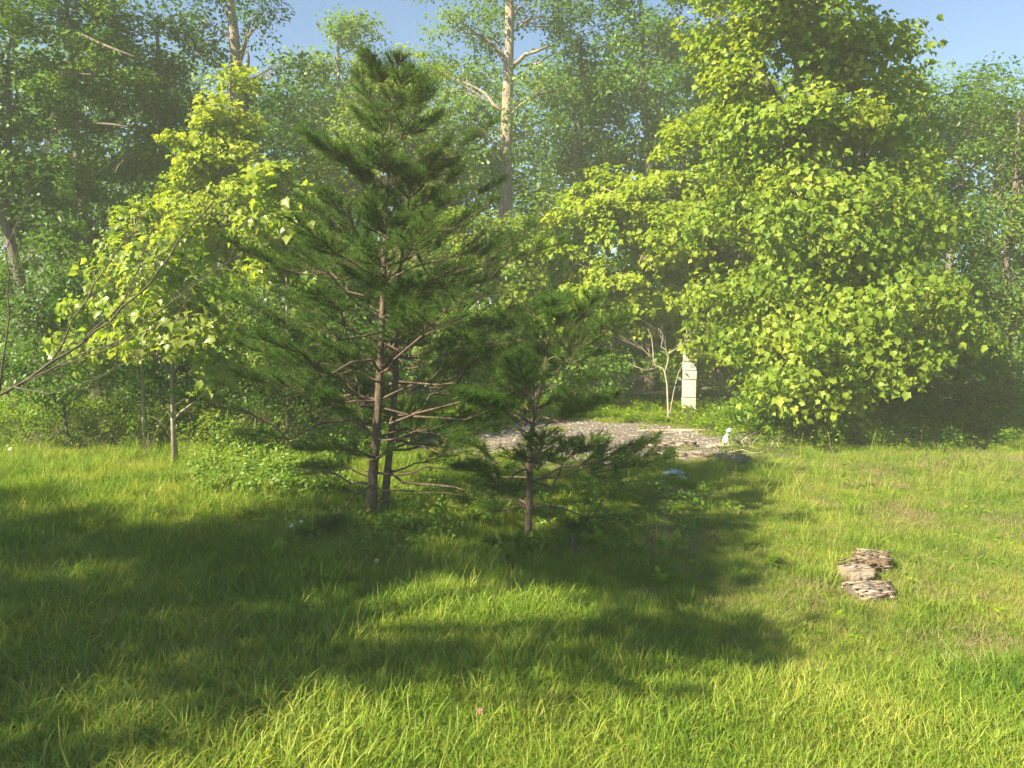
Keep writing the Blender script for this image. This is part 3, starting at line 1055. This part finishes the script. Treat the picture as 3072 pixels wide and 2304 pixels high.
# ------------------------------------------------------------------ undergrowth, ground cover
def undergrowth():
    cl, rd = [], []
    tb = Tubes()
    st = Tubes()
    for k in range(1300):
        px = rng.uniform(-100, 1150)
        Y = rng.uniform(12.3, 15.0) if px < 600 else rng.uniform(11.2, 14.5)
        b = base(px, Y)
        h = rng.uniform(.1, .85) * (.4 + .8 * (Y - 11) / 4)
        e = b + Vector((rng.normal() * .25, rng.normal() * .25, h))
        if rng.random() < .5:
            tb.add(bend(b, e, 3, .1, .2), [.006, .005, .004, .002], 4, cap=False)
        cl.append(np.array(e))
        rd.append(rng.uniform(.10, .26))
    for k in range(420):
        px = rng.uniform(2150, 3200)
        Y = rng.uniform(12.2, 17)
        b = base(px, Y)
        cl.append(np.array(b) + np.array([0, 0, rng.uniform(.03, .4)]))
        rd.append(rng.uniform(.10, .28))
    for k in range(300):
        px = rng.uniform(560, 1000)
        Y = rng.uniform(8.9, 11.5)
        b = base(px, Y)
        cl.append(np.array(b) + np.array([0, 0, rng.uniform(.05, .3)]))
        rd.append(rng.uniform(.08, .18))
    for k in range(230):
        x, y = rng.normal(-.5, 1.3), rng.uniform(6.7, 9.6)
        cl.append(np.array((x, y, gz(x, y) + rng.uniform(.03, .20))))
        rd.append(rng.uniform(.06, .16))
    a = clump_leaves(cl, rd, 30, .055, np.array([0, 14, -2.]), .8, .8)
    a[0][:, 2] = np.maximum(a[0][:, 2], .02)
    o = obj('undergrowth', leaves_mesh('undergrowth', *a[:4], T_RHOMB, a[4], M_UNDER))
    tag(o, 'low tangled leafy undergrowth along the edge of the wood', 'undergrowth', kind='stuff')
    # dry bramble stems and dead stalks
    for k in range(210):
        px = rng.uniform(-50, 1050) if k < 204 else rng.uniform(2400, 3100)
        Y = rng.uniform(11.6, 14) if px < 1100 else rng.uniform(11.8, 14)
        b = base(px, Y)
        L = rng.uniform(.3, 1.5)
        a_ = rng.uniform(0, 6.28)
        e = b + Vector((math.cos(a_) * L * .6, math.sin(a_) * L * .3, L * rng.uniform(.2, .9)))
        st.add(bend(b, e, 5, rng.uniform(-.05, .25), .15), [.005, .005, .004, .004, .003, .0015], 4, cap=False)
    o = obj('dry_stems', st.mesh('dry_stems', M_TWIG))
    tag(o, 'tangle of dry pale bramble stems in the undergrowth', 'dry stems', kind='stuff')
    o = obj('bramble_stems', tb.mesh('bramble_stems', M_TWIG))
    tag(o, 'thin green-brown stems carrying the undergrowth leaves', 'stems', kind='stuff')
    # bright creeping cover round the pillar
    cl, rd = [], []
    while len(cl) < 900:
        x, y = rng.uniform(-3.5, 6.5), rng.uniform(13.2, 19.5)
        if in_patch(x, y) < -.1 and (x < 5 or y > 14.5):
            cl.append(np.array((x, y, gz(x, y) + rng.uniform(.04, .22))))
            rd.append(rng.uniform(.10, .26))
    a = clump_leaves(cl, rd, 42, .07, np.array([1, 15, -3.]), .6, 1.0)
    a[0][:, 2] = np.maximum(a[0][:, 2], .02)
    o = obj('ground_cover', leaves_mesh('ground_cover', *a[:4], T_RHOMB, a[4], M_COVER))
    tag(o, 'bright yellow-green creeping leaves around the foot of the pillar', 'ground cover', kind='stuff')


undergrowth()

# ------------------------------------------------------------------ pillar of concrete blocks
def pillar():
    b = base(2070, 17.2)
    t = thing('block_pillar', 'pale free-standing pillar of stacked concrete blocks', 'pillar', b)
    t.rotation_euler = (0, 0, R(-12))
    mt = rough_mat('concrete_block', [(.3, (.27, .25, .22)), (.5, (.41, .385, .345)), (.75, (.54, .51, .46))], 9, .5, .9, dist=.01)
    mo = rough_mat('mortar', [(.3, (.32, .30, .27)), (.7, (.46, .44, .40))], 20, .3, .95)
    h, w = .19, .31
    import bmesh
    bm = bmesh.new()
    bmesh.ops.create_cube(bm, size=1)
    bmesh.ops.scale(bm, vec=(w, w, h), verts=bm.verts)
    bmesh.ops.bevel(bm, geom=bm.edges[:], offset=.008, segments=2, affect='EDGES')
    for v in bm.verts:
        v.co += Vector((noise.noise(v.co * 20), noise.noise(v.co * 20 + Vector((3, 3, 3))), 0)) * .003
    me = bpy.data.meshes.new('block')
    bm.to_mesh(me)
    bm.free()
    me.materials.append(mt)
    bm = bmesh.new()
    bmesh.ops.create_cube(bm, size=1)
    bmesh.ops.scale(bm, vec=(w - .02, w - .02, .012), verts=bm.verts)
    mj = bpy.data.meshes.new('mortar_joint')
    bm.to_mesh(mj)
    bm.free()
    mj.materials.append(mo)
    z = 0
    for k in range(7):
        o = obj('block', me, t)
        o.location = (random.uniform(-.008, .008), random.uniform(-.008, .008), z + h / 2)
        o.rotation_euler = (0, 0, R(random.uniform(-1.5, 1.5)) + (math.pi / 2) * (k % 4))
        z += h
        if k < 6:
            j = obj('mortar_joint', mj, t)
            j.location = (0, 0, z + .006)
            z += .012
    # vine up the top of the pillar
    v = thing('vine', 'leafy vine hanging over the top of the block pillar', 'vine', b + Vector((0, 0, z)))
    tb = Tubes()
    cl = []
    for k in range(7):
        a = Vector((random.uniform(-.2, .2), -.19, random.uniform(-.35, .02)))
        e = Vector((random.uniform(-.25, .25), -.2 - random.uniform(0, .06), random.uniform(.05, .35)))
        tb.add(bend(a, e, 5, .1, .3), .005, 5)
        cl += [np.array(a.lerp(e, q)) for q in (.3, .9)]
    obj('stem', tb.mesh('stem', M_TWIG), v)
    a = clump_leaves(cl, [.10] * len(cl), 10, .07, np.array([0, .3, 0.]))
    o = obj('leaves', leaves_mesh('leaves', *a[:4], T_LOBED, a[4], M_POPLAR), v)
    o['kind'] = 'stuff'


pillar()

# ------------------------------------------------------------------ bare shrubs and limbs
def bare(name, label, cat, lines, mat, b0, twigs=40, twl=.3, group=None, seed=1, leaves=0, trad=.004):
    random.seed(seed)
    t = thing(name, label, cat, b0, group)
    for i, (pts, r, Ys) in enumerate(lines):
        q = [at(px, py, Ys if np.isscalar(Ys) else Ys[0] + (Ys[1] - Ys[0]) * k / (len(pts) - 1)) for k, (px, py) in enumerate(pts)]
        if i == 0:
            q[0] = Vector(b0)
        sm = []
        for a, b in zip(q[:-1], q[1:]):
            sm += [a, a.lerp(b, .33), a.lerp(b, .66)]
        sm.append(q[-1])
        sm = [sm[0]] + [p + Vector((noise.noise(p * 4), noise.noise(p * 4 + Vector((7, 7, 7))), noise.noise(p * 4 + Vector((3, 1, 7))))) * .04 for p in sm[1:]]
        tb = Tubes()
        n = len(sm)
        tb.add(sm, [r * (1 - .75 * k / n) for k in range(n)], 7)
        for k in range(twigs):
            j = random.randrange(max(1, n // 4), n)
            d = (sm[min(j + 1, n - 1)] - sm[j - 1]).normalized()
            s = Vector((random.uniform(-1, 1), random.uniform(-.8, .8), random.uniform(-.3, 1))).normalized()
            e = sm[j] + (d + s * .8).normalized() * twl * random.uniform(.3, 1.2)
            ln = bend(sm[j], e, 3, 0, .25)
            tb.add(ln, [trad, trad * .8, trad * .6, trad * .3], 4, cap=False)
            for _ in range(2):
                e2 = e + ((e - sm[j]).normalized() + Vector((random.uniform(-1, 1), random.uniform(-1, 1), random.uniform(-.5, 1))) * .7).normalized() * twl * .5 * random.random()
                tb.add([ln[2], ln[2].lerp(e2, .5), e2], [trad * .6, trad * .45, trad * .25], 4, cap=False)
        obj('stem' if i == 0 else 'branch', tb.mesh('branch', mat, np.array(b0)), t)
    return t


bare('bare_shrub', 'pale crooked leafless shrub just left of the block pillar', 'shrub', [
    ([(2008, 1240), (2003, 1150), (1993, 1115), (1985, 1105), (1965, 1095), (1963, 1060), (1955, 1010), (1945, 985)], .022, 15.6),
    ([(1993, 1120), (2003, 1075), (2000, 1050), (1985, 1040), (1990, 1005), (1978, 985)], .014, 15.6),
    ([(1965, 1105), (1925, 1107), (1895, 1098)], .009, 15.6),
    ([(2003, 1065), (2040, 1040), (2060, 1020)], .009, 15.6),
    ([(1963, 1075), (1935, 1055), (1905, 1035)], .009, 15.6)],
    M_DEADWOOD, base(2008, 15.6), 5, .32, seed=4)
bare('leaning_pole', 'thin straight dead stick leaning left of the pillar', 'stick', [
    ([(2010, 1190), (2030, 1135), (2060, 1070)], .014, 15.9)], M_DEADWOOD, base(2008, 15.9) + Vector((0, 0, 0)), 2, .1, seed=5)
gb = base(-160, 8.8)
bare('leafless_tree', 'dark leafless tree arching its bare branches in from the left edge', 'tree', [
    ([(-160, 1500), (-60, 1220), (60, 1150), (200, 1060), (330, 960), (450, 850), (540, 720), (650, 590)], .022, 8.8),
    ([(40, 1160), (200, 1080), (380, 1010), (520, 900), (640, 820), (760, 740)], .010, (8.7, 8.4)),
    ([(100, 1130), (330, 1040), (520, 960), (700, 900)], .008, (8.8, 8.6)),
    ([(150, 1090), (260, 900), (330, 780), (400, 700)], .011, (8.8, 8.9)),
    ([(0, 1170), (30, 950), (20, 760), (60, 640)], .012, (8.8, 9.3)),
    ([(250, 1020), (380, 900), (430, 760), (470, 640)], .010, (8.8, 9.0)),
    ([(40, 1160), (150, 1180), (300, 1130), (450, 1060)], .009, (8.7, 8.3))],
    M_TWIGDARK, gb, 17, .5, seed=9, trad=.0028)

# ------------------------------------------------------------------ logs
def log_mesh(name, L, r, mat, flat=1.0, split=False, seed=0, sides=22, segs=18):
    v, f, c = [], [], []
    for i in range(segs + 1):
        x = (i / segs - .5) * L
        for s in range(sides):
            th = 2 * math.pi * s / sides
            rr = r * (1 + .3 * noise.noise((math.cos(th) * 1.6 + seed, math.sin(th) * 1.6, x * 5)) + .22 * noise.noise((math.cos(th) * 7 + seed, math.sin(th) * 7, x * 5)))
            rr *= 1 - .38 * abs(2 * i / segs - 1) ** 5 + .16 * noise.noise((i * .9, seed, th * .7))
            z = math.sin(th) * rr * flat
            if split:
                z = min(z, .25 * r + .03 * r * noise.noise((x * 12, th * 3, seed)))
            jx = .02 * noise.noise((th * 3, seed, i)) if i in (0, segs) else 0
            v.append((x + jx, math.cos(th) * rr, z))
    for i in range(segs):
        for s in range(sides):
            s2 = (s + 1) % sides
            f += [i * sides + s, i * sides + s2, (i + 1) * sides + s2, (i + 1) * sides + s]
            c.append(4)
    f += list(range(sides))[::-1]
    c.append(sides)
    f += [segs * sides + s for s in range(sides)]
    c.append(sides)
    return mesh_np(name, v, f, c, mat)


def bark_plates(name, L, r, n, mat, seed, flat=1.0):
    """lengthwise splinters and lifted bark strips lying on a log"""
    P, N, T, SZ, TI = [], [], [], [], []
    tv = np.array([(-.12, -.5, 0), (.12, -.5, .02), (.10, .5, .03), (-.12, .5, 0), (-.10, -.45, -.10), (.10, .45, -.10)])
    tf = np.array([(0, 1, 2), (0, 2, 3), (0, 4, 1), (3, 2, 5), (1, 4, 5), (1, 5, 2), (0, 3, 5), (0, 5, 4)])
    for k in range(n):
        th = rng.uniform(-.2, math.pi + .2)
        x = rng.uniform(-.4, .4) * L
        P.append((x, math.cos(th) * r * 1.03, math.sin(th) * r * flat * 1.03))
        N.append((0, math.cos(th) + rng.normal() * .15, math.sin(th) + rng.normal() * .15))
        T.append((1, rng.normal() * .08, rng.normal() * .08))
        SZ.append(rng.uniform(.04, .13) * min(2, L / .4))
        TI.append(rng.random())
    return leaves_mesh(name, np.array(P), np.array(N), np.array(T), np.array(SZ), (tv, tf), np.array(TI), mat)


M_ROT = tint_mat('rotten_wood', [(0, (.06, .045, .035)), (.4, (.19, .15, .12)), (.75, (.27, .22, .18)), (1, (.36, .31, .26))])
M_ROTRED = rough_mat('rotten_red_wood', [(.3, (.11, .07, .05)), (.5, (.28, .19, .13)), (.75, (.36, .24, .16))], 24, 1, .95, (.4, 3, 3), dist=.04)
M_SPLIT = rough_mat('split_wood', [(.3, (.13, .095, .07)), (.45, (.38, .31, .24)), (.7, (.58, .50, .41))], 26, 1, .95, (.3, 3, 3), dist=.03)
M_BARKLOG = rough_mat('log_bark', [(.3, (.09, .07, .055)), (.5, (.25, .20, .16)), (.75, (.40, .34, .28))], 22, 1, .95, (.4, 3, 3), dist=.04)


def log(name, label, px, py, L, r, rz, mat, plates=0, flat=1.0, split=False, seed=0, cat='log', group=None, tilt=0, lift=.6, pm=None):
    g = ground(px, py)
    t = thing(name, label, cat, g, group)
    t.rotation_euler = (0, 0, R(rz))
    w = obj('wood', log_mesh('wood', L, r, mat, flat, split, seed), t)
    w.location = (0, 0, r * lift * flat)
    w.rotation_euler = (0, R(tilt), 0)
    if plates:
        b = obj('bark', bark_plates('bark', L, r, plates, pm or M_ROT, seed, flat), t)
        b.location = w.location
        b.rotation_euler = w.rotation_euler
        b['kind'] = 'stuff'
    return t


log('rotten_log', 'reddish rotten log, farthest of the three pieces on the right lawn', 2612, 1722, .28, .115, -12, M_ROTRED, 160, .95, seed=2, group='old wood pieces on the right lawn', tilt=3, lift=.75)
log('split_log', 'pale split piece of firewood with a flat face, left of the reddish log', 2568, 1748, .25, .115, 7, M_SPLIT, 30, .9, True, seed=5, group='old wood pieces on the right lawn', tilt=-4, lift=.85)
log('rotten_log', 'dark crumbling log with loose bark, nearest of the three pieces on the right lawn', 2610, 1796, .33, .125, 6, M_BARKLOG, 260, .6, seed=9, group='old wood pieces on the right lawn', lift=.6)
log('rotten_log', 'long crumbling brown log lying at the edge of the clearing', 2100, 1385, 1.5, .15, -8, M_BARKLOG, 160, .6, seed=12, group='decaying logs by the clearing', lift=.4)
log('rotten_log', 'short brown log behind the long crumbling log', 2010, 1345, .9, .11, 6, M_BARKLOG, 100, .6, seed=14, group='decaying logs by the clearing', lift=.4)
log('thin_log', 'slim pale bare pole lying flat behind the brown logs', 2020, 1296, 1.4, .03, 4, M_DEADWOOD, 0, 1, seed=15, group='decaying logs by the clearing', lift=1)
log('thin_log', 'short pale log lying at the foot of the white pipe', 2160, 1345, .55, .045, 20, M_DEADWOOD, 0, 1, seed=16, group='decaying logs by the clearing', lift=1)
log('thin_log', 'broken pale branch lying right of the white pipe', 2225, 1335, .35, .03, 40, M_DEADWOOD, 0, 1, seed=17, group='decaying logs by the clearing', tilt=-20, lift=2)

# brush pile of dry sticks right of the pipe
def brush():
    b = ground(2250, 1345)
    t = Tubes()
    random.seed(5)
    for k in range(34):
        a = b + Vector((random.uniform(-.6, .5), random.uniform(-.3, .3), .03))
        e = a + Vector((random.uniform(-.4, .5), random.uniform(-.4, .4), random.uniform(.03, .32)))
        t.add(bend(a, e, 4, .05, .2), [.006, .005, .004, .003, .002], 5, cap=False)
    o = obj('brush_pile', t.mesh('brush_pile', M_DEADWOOD))
    tag(o, 'heap of thin dry sticks right of the white pipe', 'brush pile', kind='stuff')
    # twigs on the bare ground
    t = Tubes()
    for k in range(160):
        x, y = random.uniform(-1.5, 5.0), random.uniform(10.6, 14.6)
        if in_patch(x, y) < 0:
            continue
        a = Vector((x, y, gz(x, y) + .03))
        an, L = random.gauss(0, .6), random.uniform(.1, .6)
        t.add(bend(a, a + Vector((math.cos(an) * L, math.sin(an) * L, random.uniform(0, .06))), 3, 0, .2), [.008, .007, .006, .003], 5, cap=False)
    o = obj('fallen_twigs', t.mesh('fallen_twigs', M_DEADWOOD))
    tag(o, 'dry twigs scattered over the bare clearing', 'twigs', kind='stuff')


brush()

# ------------------------------------------------------------------ white pipe, plastic bag
def simple_mat(name, col, rough=.5, trans=0):
    m, nt, out = new_mat(name)
    p = nt.nodes.new('ShaderNodeBsdfPrincipled')
    tc = nt.nodes.new('ShaderNodeTexCoord')
    nt.links.new(ramp(nt, noise_tex(nt, 15, 4, tc.outputs['Object']), [(.25, tuple(c * .75 for c in col)), (.6, col)]), p.inputs['Base Color'])
    p.inputs['Roughness'].default_value = rough
    nt.links.new(p.outputs[0], out.inputs[0])
    return m


M_WHITE = simple_mat('white_plastic', (.80, .80, .82), .35)
M_BAG = simple_mat('bag_plastic', (.52, .60, .70), .3)


def pipe():
    b = ground(2174, 1338)
    t = thing('white_pipe', 'short leaning white plastic pipe with a rounded cap', 'pipe', b)
    k = 12.2 / F
    pts = [Vector((0, 0, -.02)), Vector((.01, 0, .09)), Vector((.03, 0, .17))]
    tb = Tubes()
    tb.add(pts, [.052, .05, .047], 14)
    obj('body', tb.mesh('body', M_WHITE), t)
    tb = Tubes()
    tb.add([Vector((.03, 0, .165)), Vector((.045, 0, .20)), Vector((.055, 0, .225))], [.052, .030, .034], 14)
    obj('collar', tb.mesh('collar', M_WHITE), t)
    tb = Tubes()
    tb.add([Vector((.055, 0, .22)), Vector((.06, 0, .24)), Vector((.07, 0, .27)), Vector((.08, 0, .30)), Vector((.085, 0, .315))], [.036, .046, .052, .040, .016], 14)
    obj('cap', tb.mesh('cap', M_WHITE), t)


pipe()


def crumpled(name, label, px, py, w, d, h, seed, group=None, n=26, mat=None):
    g = ground(px, py)
    v, f = [], []
    for j in range(n):
        for i in range(n):
            u, s = i / (n - 1) * 2 - 1, j / (n - 1) * 2 - 1
            rr = max(0, 1 - (u * u + s * s) * .75)
            ed = 1 + .35 * noise.noise((math.atan2(s, u) * 2, seed, 0))
            p = Vector((u * 2.2, s * 2.2, seed))
            z = h * (rr ** .6) * (.45 + .9 * abs(noise.noise(p)) + .5 * abs(noise.noise(p * 2.3))) + .012 * noise.noise(p * 6)
            v.append((u * w / 2 * ed, s * d / 2 * ed, max(.012, z + .02)))
    for j in range(n - 1):
        for i in range(n - 1):
            a = j * n + i
            f += [a, a + 1, a + n + 1, a + n]
    me = mesh_np(name, v, f, np.full((n - 1) ** 2, 4), mat or M_BAG)
    o = obj(name, me)
    md = o.modifiers.new('thick', 'SOLIDIFY')
    md.thickness = .002
    o.location = g
    o.rotation_euler = (0, 0, seed)
    tag(o, label, 'plastic bag' if name == 'plastic_bag' else 'litter', group)
    return o


crumpled('plastic_bag', 'crumpled pale blue plastic bag in the grass before the brown logs', 2022, 1428, .30, .12, .07, 3.1)
crumpled('plastic_scrap', 'thin white plastic strip trailing right of the blue bag', 2042, 1440, .18, .07, .04, 5.3, 'plastic scraps in the grass', 14, M_WHITE)
crumpled('plastic_scrap', 'small pale plastic scrap left of the blue bag', 1988, 1456, .13, .08, .05, 1.3, 'plastic scraps in the grass', 14)
crumpled('plastic_scrap', 'small white plastic scrap farthest left of the blue bag', 1946, 1462, .11, .07, .04, 2.2, 'plastic scraps in the grass', 14, M_WHITE)
crumpled('plastic_scrap', 'faint white scrap right of the long crumbling log', 2145, 1430, .14, .06, .03, .4, 'plastic scraps in the grass', 14, M_WHITE)

# ------------------------------------------------------------------ stump, weeds, flowers
def stump():
    g = ground(1716, 1650)
    t = thing('cut_stump', 'small dark cut stub poking from the grass right of the leaning-trunk pine', 'stump', g)
    tb = Tubes()
    tb.add([Vector((0, 0, -.04)), Vector((.003, 0, .05)), Vector((0, 0, .10)), Vector((.004, 0, .135))], [.026, .02, .019, .017], 10, wob=.3)
    obj('wood', tb.mesh('wood', M_BARK), t)
    tb = Tubes()
    tb.add([Vector((.004, 0, .133)), Vector((.006, .002, .15)), Vector((.012, .002, .158))], [.014, .011, .003], 8, wob=.4)
    obj('splinter', tb.mesh('splinter', M_TWIG), t)


stump()

LEAF_OBJ = {}


def weed(label, px, py, h, n_stem, leaf, tmpl, mat, pairs=7, spread=.12, seed=0, group=None, name='weed', stem=None, top_only=False, bare_low=.2):
    random.seed(seed)
    g = ground(px, py)
    t = thing(name, label, 'plant', g, group)
    tm = {'oval': T_OVAL, 'lobed': T_LOBED, 'rhomb': T_RHOMB}[tmpl]
    key = (tmpl, mat.name)
    if key not in LEAF_MESHES:
        v, f = tm
        LEAF_MESHES[key] = mesh_np('leaf', v, f.ravel(), np.full(len(f), 3), mat, {'tint': np.full(len(v), .62)})
    me = LEAF_MESHES[key]
    from mathutils import Matrix
    for s in range(n_stem):
        e = Vector((random.uniform(-1, 1) * spread, random.uniform(-1, 1) * spread, h * random.uniform(.7, 1.05)))
        line = bend((random.uniform(-.015, .015), random.uniform(-.015, .015), -.01), e, 6, 0, .10)
        tb = Tubes()
        tb.add(line, [.0045, .004, .0038, .0034, .003, .0025, .0015], 6, cap=False)
        obj('stem', tb.mesh('stem', stem or M_UNDER), t)
        for k in range(pairs):
            q = bare_low + (1 - bare_low) * (k + 1) / pairs
            i = min(5, int(q * 6))
            p = line[i].lerp(line[i + 1], q * 6 - i) if i < 6 else line[6]
            a0 = k * 1.6 + random.uniform(-.3, .3)
            for sd in (0, math.pi):
                a = a0 + sd
                T = Vector((math.cos(a), math.sin(a), random.uniform(.1, .7))).normalized()
                N = Vector((0, 0, 1)) - T * T.z
                N = (N + Vector((random.uniform(-.2, .2), random.uniform(-.2, .2), 0))).normalized()
                N = (N - T * N.dot(T)).normalized()
                B = T.cross(N)
                sz = leaf * random.uniform(.7, 1.15) * (1 - .3 * abs(q - .6))
                o = obj('leaf', me, t)
                o.matrix_local = Matrix(((B.x * sz, T.x * sz, N.x * sz, p.x), (B.y * sz, T.y * sz, N.y * sz, p.y), (B.z * sz, T.z * sz, N.z * sz, p.z), (0, 0, 0, 1)))
    return t


weed('tall thin weed with two wiry stalks and sparse leaves right of the cut stub', 1962, 1690, .62, 2, .055, 'oval', M_COVER, 5, .17, 3, bare_low=.45, stem=M_TWIG)
weed('single leafy milkweed stalk standing in the sunlit right lawn', 2536, 1475, .55, 1, .13, 'oval', M_SYC, 6, .03, 4, bare_low=.15)
weed('broad-leaved stalk growing by the heap of sticks', 2215, 1395, .42, 1, .15, 'oval', M_SYC, 5, .03, 6)
weed('spiky bright sapling shoot left of the pale-stemmed saplings', 160, 1310, .5, 1, .12, 'oval', M_SAP, 5, .03, 16)
for i, (px, py, h, ns, lb) in enumerate([
    (1210, 1620, .26, 4, 'taller clump of lance-leaved shoots at the foot of the double pine'),
    (1275, 1610, .18, 3, 'low clump of lance-leaved shoots right of the tallest clump'),
    (1120, 1615, .20, 3, 'lance-leaved shoots directly before the double trunk'),
    (1600, 1665, .16, 4, 'lance-leaved shoots in front of the leaning pine trunk'),
    (1790, 1650, .16, 3, 'small shoots in the shade right of the cut stub'),
    (1985, 1765, .12, 2, 'yellow-leaved low shoots below the wiry weed'),
    (2300, 1710, .14, 2, 'small shoots in the shadow tip on the right lawn')]):
    weed(lb, px, py, h, ns, .10, 'oval', M_COVER, 4, .07, 20 + i, group='leafy shoots in the lawn')


M_YELLOW = simple_mat('flower_yellow', (.75, .55, .05), .6)
M_PETAL = simple_mat('petal_white', (.82, .82, .80), .5)
M_PINK = simple_mat('petal_pink', (.55, .14, .22), .5)


def flower(label, px, py, h, r, petal, centre, name='daisy', cat='flower', n=11, group='white daisies in the lawn'):
    g = ground(px, py)
    t = thing(name, label, cat, g, group)
    tb = Tubes()
    top = Vector((.015, -.01, h))
    tb.add(bend((0, 0, -.01), top, 4, 0, .1), .0025, 5)
    obj('stem', tb.mesh('stem', M_GRASS), t)
    me = LEAF_OBJ.get(petal.name)
    if me is None:
        v = np.array([(0, 0, 0), (.2, .5, .03), (.12, 1, 0), (-.12, 1, 0), (-.2, .5, .03)])
        f = np.array([(0, 1, 4), (1, 2, 3), (1, 3, 4)])
        me = mesh_np('petal', v, f.ravel(), np.full(3, 3), petal)
        LEAF_OBJ[petal.name] = me
    for k in range(n):
        o = obj('petal', me, t)
        o.location = top
        o.rotation_euler = (R(15 + random.uniform(-10, 10)) + R(30) * math.cos(6.28 * k / n), 0, 6.283 * k / n)
        o.scale = (r, r, r)
    tb = Tubes()
    tb.add([top + Vector((0, 0, -.003)), top + Vector((0, 0, .004)), top + Vector((0, 0, .008))], [r * .25, r * .3, r * .1], 10)
    obj('flower_centre', tb.mesh('flower_centre', centre), t)


flower('white daisy left of the double pine, lower left of the pair', 872, 1625, .16, .026, M_PETAL, M_YELLOW)
flower('white daisy left of the double pine, upper right of the pair', 900, 1617, .17, .028, M_PETAL, M_YELLOW)
flower('single white daisy in the lawn below the double pine', 1125, 1715, .10, .024, M_PETAL, M_YELLOW)
flower('white daisy at the far left edge of the tall grass', 30, 1385, .2, .035, M_PETAL, M_YELLOW)
flower('tiny deep pink flower low in the foreground grass', 1430, 2215, .13, .02, M_PINK, M_PINK, 'pink_flower', n=6, group=None)

# ------------------------------------------------------------------ trees beside the lawn that shade it
def shade_tree(label, b, lobes, seed):
    lobes = [((c[0] + .115 * c[2] - .75, c[1] - .195 * c[2], c[2]), q) for c, q in lobes]
    b = (b[0] + .5, b[1] - 1.2, b[2])
    broad_tree('maple_tree', label, b[1], b, None, M_GREEN, .13, dens=.85, clump=.6, r0=.16,
               world_lobes=lobes, group='trees standing beside the lawn')


shade_tree('leafy tree beside the lawn, nearest to the camera', (-7.4, 3.0, 0),
           [((-7.2, 3.3, 6.2), (1.5, 1.1, 1.0)), ((-6.6, 3.1, 7.4), (1.3, .9, .8)), ((-8.4, 3.0, 5.6), (1.4, 1.4, 1.0)), ((-7.6, 2.4, 8.2), (1.3, 1.0, .8)),
            ((-6.2, 1.5, 6.5), (1.2, .40, .35)), ((-5.7, 1.75, 6.45), (1.2, .45, .35)), ((-7.9, 1.25, 6.5), (1.4, .6, .5))], 1)
shade_tree('leafy tree beside the lawn, middle one of the row', (-11, 3.2, 0),
           [((-10.8, 3.4, 6.0), (1.7, 1.5, 1.1)), ((-10.0, 3.8, 7.4), (1.6, 1.3, .9)), ((-12.0, 3.0, 6.4), (1.5, 1.4, 1.0)), ((-11, 3.1, 8.4), (1.5, 1.1, .9)), ((-10.3, 1.0, 6.5), (1.7, .9, .7)), ((-12.5, 1.2, 6.5), (1.7, 1.1, .8)), ((-10.0, .55, 6.5), (1.6, .6, .5)), ((-9.4, .1, 6.5), (1.5, .7, .5)), ((-9.6, -.6, 6.5), (1.4, .5, .4)), ((-11.5, -.3, 6.5), (1.5, .9, .5)), ((-10.2, 2.0, 6.5), (1.4, .6, .5)), ((-11.8, .35, 6.4), (1.5, .7, .5))], 2)
shade_tree('leafy tree beside the lawn, farthest out of the row', (-14.5, 3.4, 0),
           [((-14.3, 3.4, 6.0), (1.7, 1.5, 1.1)), ((-13.6, 3.6, 7.6), (1.6, 1.4, 1.0)), ((-15.5, 3.0, 6.6), (1.5, 1.4, 1.0))], 3)

# ------------------------------------------------------------------ air volume added to mimic glare on the window glass
def glare_haze():
    import bmesh
    bm = bmesh.new()
    bmesh.ops.create_cube(bm, size=1)
    bmesh.ops.scale(bm, vec=(150, 105, 19), verts=bm.verts)
    bmesh.ops.translate(bm, vec=(0, 26, 8.5), verts=bm.verts)
    me = bpy.data.meshes.new('glare_haze')
    bm.to_mesh(me)
    bm.free()
    m, nt, out = new_mat('glare_haze')
    pv = nt.nodes.new('ShaderNodeVolumePrincipled')
    pv.inputs['Color'].default_value = (.88, 1.0, .84, 1)
    pv.inputs['Density'].default_value = GLARE_HAZE
    pv.inputs['Anisotropy'].default_value = 0.0
    nt.links.new(pv.outputs[0], out.inputs['Volume'])
    me.materials.append(m)
    o = obj('glare_haze', me)
    o['kind'] = 'stuff'
    o['label'] = 'pale even veil added in the air to stand in for window glare'
    o['category'] = 'glare_haze'


if GLARE_HAZE > 0:
    glare_haze()

tot = sum(v for v in COUNT.values())
for k, v in sorted(COUNT.items(), key=lambda q: -q[1])[:50]:
    print('COUNT', k, v)
print('objects', len(bpy.data.objects), 'mesh polys', sum(len(m.polygons) for m in bpy.data.meshes), 'leaves', tot)
